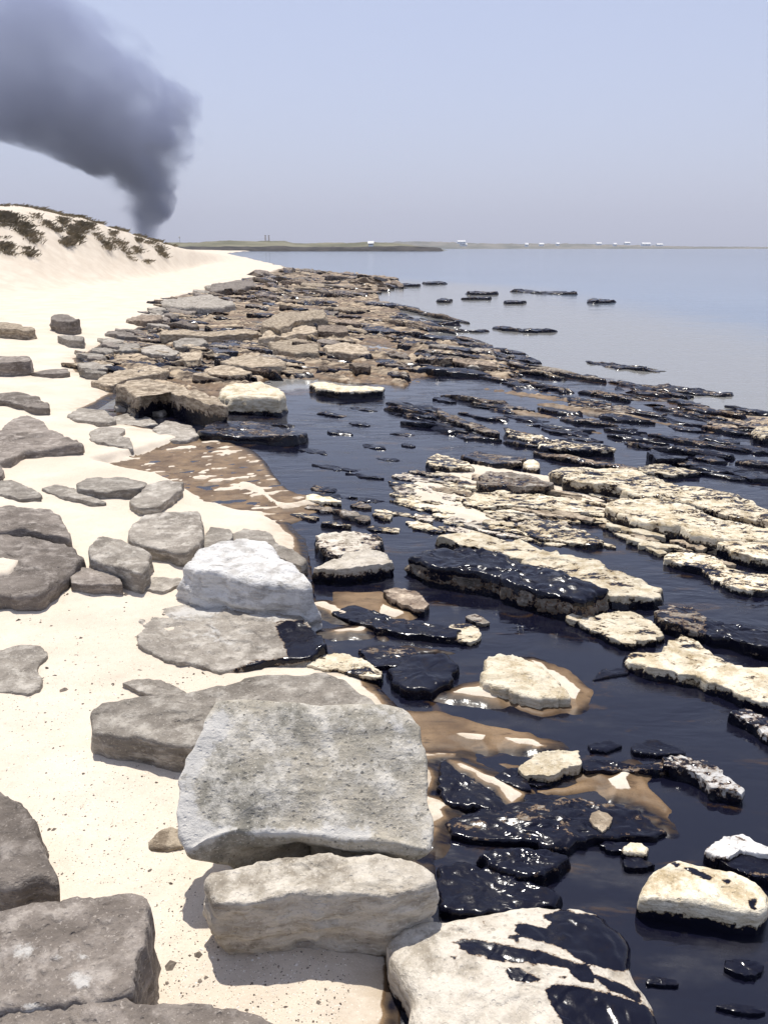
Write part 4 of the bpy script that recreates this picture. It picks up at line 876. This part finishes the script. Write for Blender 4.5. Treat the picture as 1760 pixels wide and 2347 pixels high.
# every scattered stone is described by the landmark it lies next to
def name_scattered():
    words = ['', 'second ', 'third ', 'fourth ', 'fifth ', 'sixth ', 'seventh ', 'eighth ', 'ninth ', 'tenth ', 'eleventh ', 'twelfth ', 'thirteenth ', 'fourteenth ', 'fifteenth ', 'sixteenth ', 'seventeenth ', 'eighteenth ', 'nineteenth ', 'twentieth ']
    marks = {'upthrust wedge slab': (668, 725), 'broad tan slab': (660, 765), 'square-cut tan block': (580, 832), 'pale yellow boulder': (577, 898), 'tilted dark-faced slab': (400, 900),
             'purple-black slab': (510, 795), 'deep-shadowed flat slab': (480, 763), 'dark sandside slab': (533, 654), 'wide sandside slab': (452, 696), 'sandy tip of the beach': (650, 612),
             'black-topped slab': (580, 985), 'knobbly cream ledge': (1280, 1008), 'square black block': (1530, 1042), 'tan boulder at the right edge': (1745, 990), 'largest sea rock': (1195, 820), 'long dark reef': (1205, 752),
             'crusted dark reef': (1575, 890), 'rocks at the far tip': (950, 650), 'blotched pale rock in the pool': (1030, 1058), 'dark hole in the cream shelf': (1390, 1140), 'mossy dark rock': (1180, 1100),
             'long cream ledge': (1230, 1290), 'biggest oil-coated slab': (1150, 1310), 'rounded-nose cream shelf': (1420, 1170), 'striped rock': (800, 1250), 'white-flecked rock': (1610, 1790), 'large rounded cream stone': (1610, 2050),
             'round brown stone': (1375, 1880), 'black hump with a rusty spot': (1200, 1970), 'splashed pale rock': (1250, 2200), 'white stone at the right edge': (1690, 1940), 'thin brown ridge': (1340, 1060),
             'lone stone on the sand': (150, 735), 'cream rim ledge': (790, 890), 'pale tan seaward slab': (795, 797), 'brown shelf block': (764, 752)}
    keys = {}
    for ob, x, y, colour, noun in SCATTERED:
        mk = min(marks, key=lambda m: math.hypot((marks[m][0] - x) * 0.6, (marks[m][1] - y) * 1.6)); mx, my = marks[mk]
        dx, dy = x - mx, y - my
        rel = ('to the right of' if dx > 0 else 'to the left of') if abs(dx) > abs(dy) * 3.0 else ('behind' if dy < 0 else 'in front of')
        keys.setdefault((colour, noun, rel, mk), []).append((math.hypot(dx * 0.6, dy * 1.6), ob))
    for (colour, noun, rel, mk), lst in keys.items():
        for k, (d, ob) in enumerate(sorted(lst, key=lambda q: q[0])):
            ob['label'] = f"{words[min(k, 19)]}{colour} {noun} {rel} the {mk}"
name_scattered()

# ------------------------------------------------------------------ sand on the left slab
def sand_drift(win_, pts, z, label):
    px = win_(pts); top = np.array([P(x, y, z) for x, y in px])
    V, F, up = rock_mesh(top, z - 0.03, 999, n=40, rings=6, sides=2, bevel=0.2, dome=0.02, rough=0.01, chips=0)
    o = link_mesh('sand_drift', V, F, M_SAND, attrs={'bed': np.zeros(len(V)), 'film': np.zeros(len(V))})
    return tag(o, label, 'sand drift')
sand_drift(W3, [(-60, 790), (20, 782), (90, 795), (70, 815), (40, 850), (-60, 862)], 0.168, 'drift of pale sand on top of the largest dark slab')

# ------------------------------------------------------------------ grit and pebbles
def grit(name, mat, count, size, polyp, seedk, label):
    rs = np.random.default_rng(seedk)
    poly = np.array(polyp); x0, y0 = poly.min(0); x1, y1 = poly.max(0)
    px = np.stack([rs.uniform(x0, x1, count * 3), y0 + (y1 - y0) * rs.uniform(0, 1, count * 3)], 1)
    px = px[sdist(px, poly) > 0][:count]
    w = np.array([P(a, b, 0.06) for a, b in px]); w[:, 2] = height(w[:, :2])
    w = w[w[:, 2] > 0.03]
    base = np.array([(1, 0, 0), (0.3, 0.95, 0), (-0.8, 0.6, 0), (-0.8, -0.6, 0), (0.3, -0.95, 0), (0, 0, 0.75)], float)
    fcs = [(0, 1, 5), (1, 2, 5), (2, 3, 5), (3, 4, 5), (4, 0, 5)]
    V, F = [], []
    for k, q in enumerate(w):
        s = size * rs.lognormal(0, 0.55); a = rs.uniform(0, 6.28); ca, sa = math.cos(a), math.sin(a)
        el = rs.uniform(0.4, 1.0)
        b = base * np.array((1, el, el)) * s; b += rs.normal(0, 0.12 * s, b.shape)
        b = np.stack([b[:, 0] * ca - b[:, 1] * sa, b[:, 0] * sa + b[:, 1] * ca, b[:, 2] - 0.1 * s], 1)
        V.append(b + q); F += [tuple(i + 6 * k for i in f) for f in fcs]
    o = link_mesh(name, np.vstack(V), F, mat, smooth_shade=False)
    tag(o, label, 'grit', kind='stuff')
SANDP = [(-60, 1500), (280, 1400), (560, 1560), (420, 1680), (400, 1800), (430, 1980), (480, 2080), (620, 2160), (860, 2150), (930, 2260), (940, 2360), (560, 2360), (420, 2290), (345, 2280), (350, 2080), (300, 2030), (140, 2030), (60, 1820), (-60, 1800)]
grit('dark_grit', M_PEBBLE, 4200, 0.0013, SANDP, 5, 'dark grit and tiny pebbles sprinkled over the near sand')
grit('shell_grit', M_SHELL, 2500, 0.0016, SANDP, 6, 'pale shell fragments mixed into the near sand')
grit('beach_debris', M_PEBBLE, 60, 0.0042, SANDP, 8, 'scattered dark pebbles on the near sand')
grit('beach_debris', M_PEBBLE, 160, 0.0045, [(0, 1300), (260, 1340), (560, 1480), (300, 1640), (0, 1640)], 9, 'scattered dark bits on the sand round the notched flat stone')

# ------------------------------------------------------------------ dune grass
GRASS = [[(0, 115), (60, 130), (115, 175), (60, 190), (0, 240)], [(80, 200), (180, 185), (260, 240), (350, 345), (300, 300), (372, 440), (300, 410), (200, 340), (120, 280)],
         [(275, 140), (330, 160), (440, 225), (570, 290), (500, 290), (380, 220), (290, 165)], [(0, 380), (40, 430), (100, 500), (40, 470), (0, 440)], [(545, 385), (600, 360), (655, 385), (640, 425), (580, 410)],
         [(615, 305), (660, 310), (720, 385), (660, 350)], [(820, 270), (880, 330), (990, 420), (1000, 455), (930, 455), (940, 420), (860, 340)],
         [(960, 360), (1060, 360), (1100, 410), (1210, 565), (1150, 530), (1090, 440), (1000, 390)], [(1200, 430), (1240, 450), (1268, 495), (1220, 465)], [(1380, 400), (1420, 400), (1500, 525), (1440, 490), (1400, 440)],
         [(1290, 570), (1330, 560), (1345, 575)], [(225, 470), (260, 480), (290, 520), (245, 495)], [(690, 190), (760, 230), (770, 280), (710, 255)], [(540, 165), (580, 200), (570, 230), (530, 190)], [(1000, 280), (1030, 300), (1020, 330), (985, 300)],
         [(780, 200), (830, 230), (800, 250)], [(1220, 340), (1260, 345), (1255, 390), (1225, 370)], [(600, 250), (680, 270), (725, 320), (650, 290)], [(1300, 375), (1380, 375), (1390, 395), (1310, 390)]]
GW = win(0, 460, 420 / 1659)
def ray_ground(px, py):
    d = ray(px, py)
    if d[2] > 0.06: return None
    ts = np.linspace(20, 95, 600)
    pts = np.array((0, 0, EYE)) + ts[:, None] * d
    h = height(pts[:, :2])
    k = np.nonzero(pts[:, 2] < h)[0]
    return None if len(k) == 0 else np.array((pts[k[0], 0], pts[k[0], 1], h[k[0]]))
def build_grass():
    rs = np.random.default_rng(21)
    cand = []
    for poly in GRASS:
        pp = np.array(GW(poly)); a = pp.min(0); b = pp.max(0)
        nn = int(np.clip((b - a).prod() / 5.0, 12, 170))
        q = np.stack([rs.uniform(a[0], b[0], nn), rs.uniform(a[1], b[1], nn)], 1)
        cand.append(q[sdist(q, pp) > -0.8])
    q = np.vstack(cand)
    roots = []
    # bearing x distance grid of ground heights, so that the rays stay cheap
    for a, b in q:
        d = ray(a, b); ts = np.linspace(20, 95, 160); pts = np.array((0, 0, EYE)) + ts[:, None] * d
        roots.append(pts)
    allp = np.concatenate(roots); hh = height(allp[:, :2]).reshape(len(q), -1)
    good = []
    for k, pts in enumerate(roots):
        i = np.nonzero(pts[:, 2] < hh[k])[0]
        if len(i): good.append((*pts[i[0], :2], hh[k][i[0]]))
    # crest fringe
    cols = rs.uniform(-60, 400, 700); ang = np.arctan((cols - CX) / FPX * math.cos(PITCH)); zc, D = dune_at(ang, None)
    r_ = D + rs.uniform(-0.9, 5.0, 700); cxy = np.stack([r_ * np.sin(ang), r_ * np.cos(ang)], 1); cz = height(cxy)
    pat = fbm(np.stack([cols / 26.0, cols * 0, cols * 0], 1), 3)
    sel = pat > -0.12
    good += [(x, y, z) for (x, y), z in zip(cxy[sel], cz[sel])]
    V, F = [], []
    for (x, y, z) in good:
        for j in range(14):
            hgt = rs.uniform(0.03, 0.13); a = rs.uniform(0, 6.28); wd = rs.uniform(0.006, 0.014)
            bx, by = x + rs.normal(0, 0.16), y + rs.normal(0, 0.16)
            lx, ly = rs.normal(0.06, 0.12), rs.normal(-0.02, 0.10)
            ca, sa = math.cos(a) * wd, math.sin(a) * wd
            i = len(V)
            V += [(bx - ca, by - sa, z - 0.06), (bx + ca, by + sa, z - 0.06), (bx + lx * .5 + ca * .6, by + ly * .5 + sa * .6, z + hgt * .7), (bx + lx, by + ly, z + hgt)]
            F += [(i, i + 1, i + 2), (i, i + 2, i + 3)]
    o = link_mesh('dune_grass', V, F, M_GRASS, smooth_shade=False)
    tag(o, 'brown-green marram grass clinging to the dune face and crest', 'grass', kind='stuff')
build_grass()

# ------------------------------------------------------------------ headland and far coast
def land(name, Y, pts, depth, mat, seed, nx=160, ny=14, rough=0.35):
    """pts: photo columns and heights of the skyline at distance Y"""
    xs = [PY(a, 567, Y)[0] for a, b in pts]; zs = [max(PY(a, b, Y)[2], -0.4) for a, b in pts]
    X = np.linspace(xs[0], xs[-1], nx); Zt = np.interp(X, xs, zs)
    V = []
    for j in range(ny):
        t = j / (ny - 1)
        prof = math.sin(min(t * 1.15, 1) * math.pi / 2) if t < 0.87 else math.cos((t - 0.87) / 0.13 * math.pi / 2)
        yy = Y - depth * 0.25 + depth * t
        n_ = fbm(np.stack([X * 0.06 + seed, np.full(nx, yy * 0.06), np.zeros(nx)], 1), 4)
        wob = fbm(np.stack([X * 0.03 + seed, np.full(nx, 7.0), np.zeros(nx)], 1), 3) * depth * 0.06
        z = np.where(Zt > -0.3, Zt * prof * (1 + 0.12 * n_) + n_ * rough * prof, -0.4)
        if j in (0, ny - 1): z = np.full(nx, -0.5)
        V.append(np.stack([X, yy + wob, z], 1))
    o = fast_grid(name, np.concatenate(V), ny, nx, mat)
    tag(o, kind='structure'); return o
land('headland', 560, [(300, 556), (380, 555), (430, 553), (470, 551), (520, 551), (570, 550), (620, 553), (660, 556), (720, 556), (800, 555), (850, 553), (900, 556), (940, 561), (985, 565), (1014, 568), (1020, 572)], 120, M_GRASSLAND, 3)
land('rocky_shore', 420, [(395, 566), (430, 564.5), (500, 565.5), (560, 563.5), (590, 566), (640, 564), (700, 566), (760, 563.5), (800, 565.5), (850, 566.5), (900, 564), (960, 566), (1000, 565.5), (1012, 567.5), (1018, 575)], 16, M_SHORE, 8, 260, 8, 0.35)
land('far_coast', 1500, [(860, 558), (900, 553), (960, 552), (1020, 554), (1080, 556), (1150, 557.5), (1220, 558), (1300, 558), (1380, 558.5), (1440, 560.5), (1500, 562), (1560, 563.5), (1640, 565.5), (1760, 566.8), (1900, 566.9)], 200, M_FARLAND, 14, 220, 12, 0.6)
land('far_point', 2600, [(1560, 565.5), (1660, 565), (1760, 565.5), (1900, 566)], 200, M_FARLAND, 19, 60, 8, 0.4)

def house(px, py, Y, w, h, d, label, roof='flat'):
    b = PY(px, py, Y)
    root = bpy.data.objects.new('house', None); C.objects.link(root); root.location = (b[0], b[1], b[2] - 1.0)
    tag(root, label, 'house', 'white houses on the far coast')
    def box(x0, x1, y0, y1, z0, z1):
        return [(x0, y0, z0), (x1, y0, z0), (x1, y1, z0), (x0, y1, z0), (x0, y0, z1), (x1, y0, z1), (x1, y1, z1), (x0, y1, z1)]
    BF = [(0, 3, 2, 1), (4, 5, 6, 7), (0, 1, 5, 4), (1, 2, 6, 5), (2, 3, 7, 6), (3, 0, 4, 7)]
    h = h * 0.42; w = w * 0.8
    link_mesh('wall', box(-w / 2, w / 2, -d / 2, d / 2, 0, h + 1), BF, M_WALL, root, smooth_shade=False)
    if roof == 'none':
        link_mesh('roof', box(-w / 2 - .3, w / 2 + .3, -d / 2 - .3, d / 2 + .3, h + 1.003, h + 1.4), BF, M_WALL, root, smooth_shade=False)
    else:
        e = .4; v = [(-w / 2 - e, -d / 2 - e, h + 1.003), (w / 2 + e, -d / 2 - e, h + 1.003), (w / 2 + e, d / 2 + e, h + 1.003), (-w / 2 - e, d / 2 + e, h + 1.003), (-w / 2 - e, 0, h * 1.9 + 1.4), (w / 2 + e, 0, h * 1.9 + 1.4)]
        link_mesh('roof', v, [(0, 3, 2, 1), (0, 1, 5, 4), (2, 3, 4, 5), (1, 2, 5), (3, 0, 4)], M_WALL, root, smooth_shade=False)
    for k in range(3):
        x = -w / 2 + w * (k + .5) / 3
        link_mesh('window', box(x - .6, x + .6, -d / 2 - .12, -d / 2 - .003, 1 + h * .35, 1 + h * .7), BF, M_GLASS, root, smooth_shade=False)
house(850, 562, 470, 3.2, 2.2, 4, 'small bright white hut on the headland with pale sand beside it', 'gable')
for px, py, w, h, lab, rf in [(1057, 557.5, 16, 5.5, 'widest white building on the skyline, left of all others on the far coast', 'flat'), (1062, 563, 14, 4, 'low white house on the shore below the widest building', 'flat'),
                              (1206, 564, 6, 6, 'narrow white gabled house, first right of a gap along the far shore', 'gable'), (1240, 563, 9, 5, 'white house with a broad roof beside the narrow gabled house', 'flat'),
                              (1277, 562, 6, 5, 'small white gabled house midway along the far shore', 'gable'), (1371, 561, 10, 4.5, 'broad white house right of midway on the far coast', 'flat'),
                              (1408, 563, 6, 5, 'small white gabled house left of the long white hall', 'gable'), (1436, 559.5, 11, 4, 'pale house on the crest left of the long white hall', 'flat'),
                              (1479, 563, 17, 6, 'long white hall, brightest building of the far coast', 'flat'), (1510, 563, 12, 4, 'last low white house at the right end of the far coast', 'flat')]:
    house(px, py, 1430, w, h, 8, lab, rf)
# pale sand on the headland
def flat_patch(name, Y, pts, mat, label):
    V = [PY(a, b, Y) for a, b in pts]; n = len(V)
    V2 = [v + np.array((0, 6, 0.6)) for v in V]
    F = [tuple(range(n))] + [(k, n + k, n + (k + 1) % n, (k + 1) % n) for k in range(n)] + [tuple(range(2 * n - 1, n - 1, -1))]
    return link_mesh(name, V + V2, F, mat, smooth_shade=False)

def chimney(px, label):
    b = PY(px, 556, 700)
    V, F = [], []
    n = 10; prof = [(0.9, 0), (0.75, 2.0), (0.6, 6.8), (0.75, 7.0), (0.75, 7.4), (0.55, 7.45)]
    for r_, z in prof: V += [(r_ * math.cos(2 * math.pi * k / n), r_ * math.sin(2 * math.pi * k / n), z) for k in range(n)]
    for j in range(len(prof) - 1): F += [(j * n + k, j * n + (k + 1) % n, (j + 1) * n + (k + 1) % n, (j + 1) * n + k) for k in range(n)]
    F.append(tuple(range((len(prof) - 1) * n, len(prof) * n)))
    o = link_mesh('chimney', V, F, M_STEEL); o.location = (b[0], b[1], b[2] - 1.5)
    tag(o, label, 'chimney', 'pair of chimneys behind the headland')
chimney(609, 'left one of two thin grey chimneys behind the headland')
chimney(617, 'right one of two thin grey chimneys behind the headland')
def mast(px, py):
    b = PY(px, 556, 620); t_ = PY(px, py, 620)
    root = bpy.data.objects.new('beacon', None); C.objects.link(root); root.location = b - np.array((0, 0, 1.0))
    tag(root, 'tall thin beacon pole with a white lamp box near the smoke', 'beacon')
    H = t_[2] - b[2] + 1
    def tube(r0, r1, z0, z1):
        n = 8; V = [(r * math.cos(2 * math.pi * k / n), r * math.sin(2 * math.pi * k / n), z) for r, z in ((r0, z0), (r1, z1)) for k in range(n)]
        return V, [(k, (k + 1) % n, n + (k + 1) % n, n + k) for k in range(n)] + [tuple(range(n, 2 * n)), tuple(range(n - 1, -1, -1))]
    v, f = tube(0.14, 0.09, 0, H - 0.9); link_mesh('pole', v, f, M_STEEL, root)
    v, f = tube(0.45, 0.6, H - 0.895, H + 0.5); link_mesh('lamp_box', v, f, M_WALL, root)
mast(413, 543)

# ------------------------------------------------------------------ smoke plume
def smoke():
    Y = 900.0
    k = 1 / FPX
    rows = [548, 520, 490, 460, 430, 400, 360, 320, 280, 240, 200, 160, 120, 80, 40, 0, -60, -140, -220]
    left = [304, 297, 286, 277, 259, 222, 130, 0, -180, -420, -700, -900, -1000, -1050, -1080, -1090, -1090, -1080, -1060]
    right = [344, 357, 371, 381, 391, 402, 415, 428, 432, 430, 438, 400, 352, 312, 262, 205, 120, 0, -140]
    z = np.array([PY(300, r_, Y)[2] for r_ in rows]); L = np.array([PY(a, r_, Y)[0] for a, r_ in zip(left, rows)]); R = np.array([PY(a, r_, Y)[0] for a, r_ in zip(right, rows)])
    z[0] = 0.5
    n = 24; V, F = [], []
    for zz, l, r_ in zip(z, L, R):
        c = (l + r_) / 2; rx = (r_ - l) / 2 + 9; ry = min(rx, 95)
        for j in range(n):
            a = 2 * math.pi * j / n; ca, sa = math.cos(a), math.sin(a)
            e = (abs(ca) ** 4 + abs(sa) ** 4) ** -0.25
            V.append((c + rx * ca * e, Y + ry * sa * e, zz))
    m = len(z)
    for i in range(m - 1): F += [(i * n + j, i * n + (j + 1) % n, (i + 1) * n + (j + 1) % n, (i + 1) * n + j) for j in range(n)]
    F += [tuple(range(n - 1, -1, -1)), tuple(range((m - 1) * n, m * n))]
    t = NT('smoke'); pos = t.geo()
    sep = t.n.new('ShaderNodeSeparateXYZ'); t.put(sep.inputs[0], pos)
    X, Yc, Z = sep.outputs
    nz = t.noise(t.mapv(pos, (1, 0.3, 1)), 0.02, 6, 0.62)
    pv3 = t.n.new('ShaderNodeTexNoise'); t.put(pv3.inputs['Vector'], t.mapv(pos, (1, 0.22, 1))); pv3.inputs['Scale'].default_value = 0.028; pv3.inputs['Detail'].default_value = 5; pv3.inputs['Roughness'].default_value = 0.6
    wob = t.math('MULTIPLY', t.math('SUBTRACT', pv3.outputs['Fac'], 0.5), t.rng(Z, 0, 120, 22, 130, False))
    wob = t.math('ADD', wob, t.math('MULTIPLY', t.math('SUBTRACT', t.noise(pos, 0.009, 2, 0.5), 0.5), t.rng(Z, 0, 150, 8, 60, False)))
    Xw = t.math('ADD', X, wob)
    Zw = t.math('ADD', Z, t.math('MULTIPLY', t.math('SUBTRACT', t.noise(t.mapv(pos, (1, 0.22, 1), (0, 0, 0), (300, 0, 90)), 0.024, 5, 0.6), 0.5), t.rng(Z, 20, 120, 4, 95, False)))
    z0, z1 = z[0], z[-1]; x0, x1 = L.min(), R.max()
    def curve(vals):
        fc = t.n.new('ShaderNodeFloatCurve'); cm = fc.mapping.curves[0]
        ps = [((zz - z0) / (z1 - z0), (v - x0) / (x1 - x0)) for zz, v in zip(z, vals)]
        cm.points[0].location = ps[0]; cm.points[1].location = ps[-1]
        for p in ps[1:-1]: cm.points.new(*p)
        fc.mapping.update()
        t.put(fc.inputs['Value'], t.rng(Zw, z0, z1, 0, 1, False))
        return t.math('ADD', t.math('MULTIPLY', fc.outputs[0], x1 - x0), x0)
    dl = t.math('SUBTRACT', Xw, curve(L)); dr = t.math('SUBTRACT', curve(R), Xw)
    softl = t.rng(Z, 0, 200, 4, 34, False); softr = t.rng(Z, 80, 280, 5, 60, False)
    f = t.math('MULTIPLY', t.rng(t.math('DIVIDE', dl, softl), 0, 1), t.rng(t.math('DIVIDE', dr, softr), 0, 1))
    dy = t.math('ABSOLUTE', t.math('SUBTRACT', Yc, Y))
    f = t.math('MULTIPLY', f, t.rng(dy, t.rng(Z, 0, 120, 6, 55, False), t.rng(Z, 0, 120, 14, 95, False), 1, 0))
    f = t.math('MULTIPLY', f, t.rng(nz, 0.34, 0.62, 0.35, 1.45))
    dens = t.math('MULTIPLY', f, t.rng(Z, 0, 170, 0.05, 0.0085, False))
    dens = t.math('MULTIPLY', t.math('MULTIPLY', dens, 1.2), t.rng(Z, 190, 300, 1.0, 0.25))
    pv = t.n.new('ShaderNodeVolumePrincipled')
    pv.inputs['Color'].default_value = (0.50, 0.57, 0.88, 1); t.put(pv.inputs['Density'], dens)
    pv.inputs['Anisotropy'].default_value = 0.0
    t.l.new(pv.outputs[0], t.out.inputs['Volume'])
    t.m.volume_intersection_method = 'FAST' if hasattr(t.m, 'volume_intersection_method') else None
    o = link_mesh('smoke_plume', V, F, t.m)
    tag(o, 'dark grey smoke plume rising behind the dune and drifting left', 'smoke', kind='stuff')
smoke()

# ------------------------------------------------------------------ sea haze
def haze():
    t = NT('haze')
    pv = t.n.new('ShaderNodeVolumePrincipled')
    pv.inputs['Color'].default_value = (0.86, 0.89, 1.0, 1); pv.inputs['Density'].default_value = HAZE
    pv.inputs['Anisotropy'].default_value = 0.0
    t.l.new(pv.outputs[0], t.out.inputs['Volume'])
    x, y0, y1, z0, z1 = 15500, -600, 15500, -2.5, 460
    V = [(-x, y0, z0), (x, y0, z0), (x, y1, z0), (-x, y1, z0), (-x, y0, z1), (x, y0, z1), (x, y1, z1), (-x, y1, z1)]
    F = [(0, 3, 2, 1), (4, 5, 6, 7), (0, 1, 5, 4), (1, 2, 6, 5), (2, 3, 7, 6), (3, 0, 4, 7)]
    tag(link_mesh('haze', V, F, t.m, smooth_shade=False), kind='stuff')
haze()
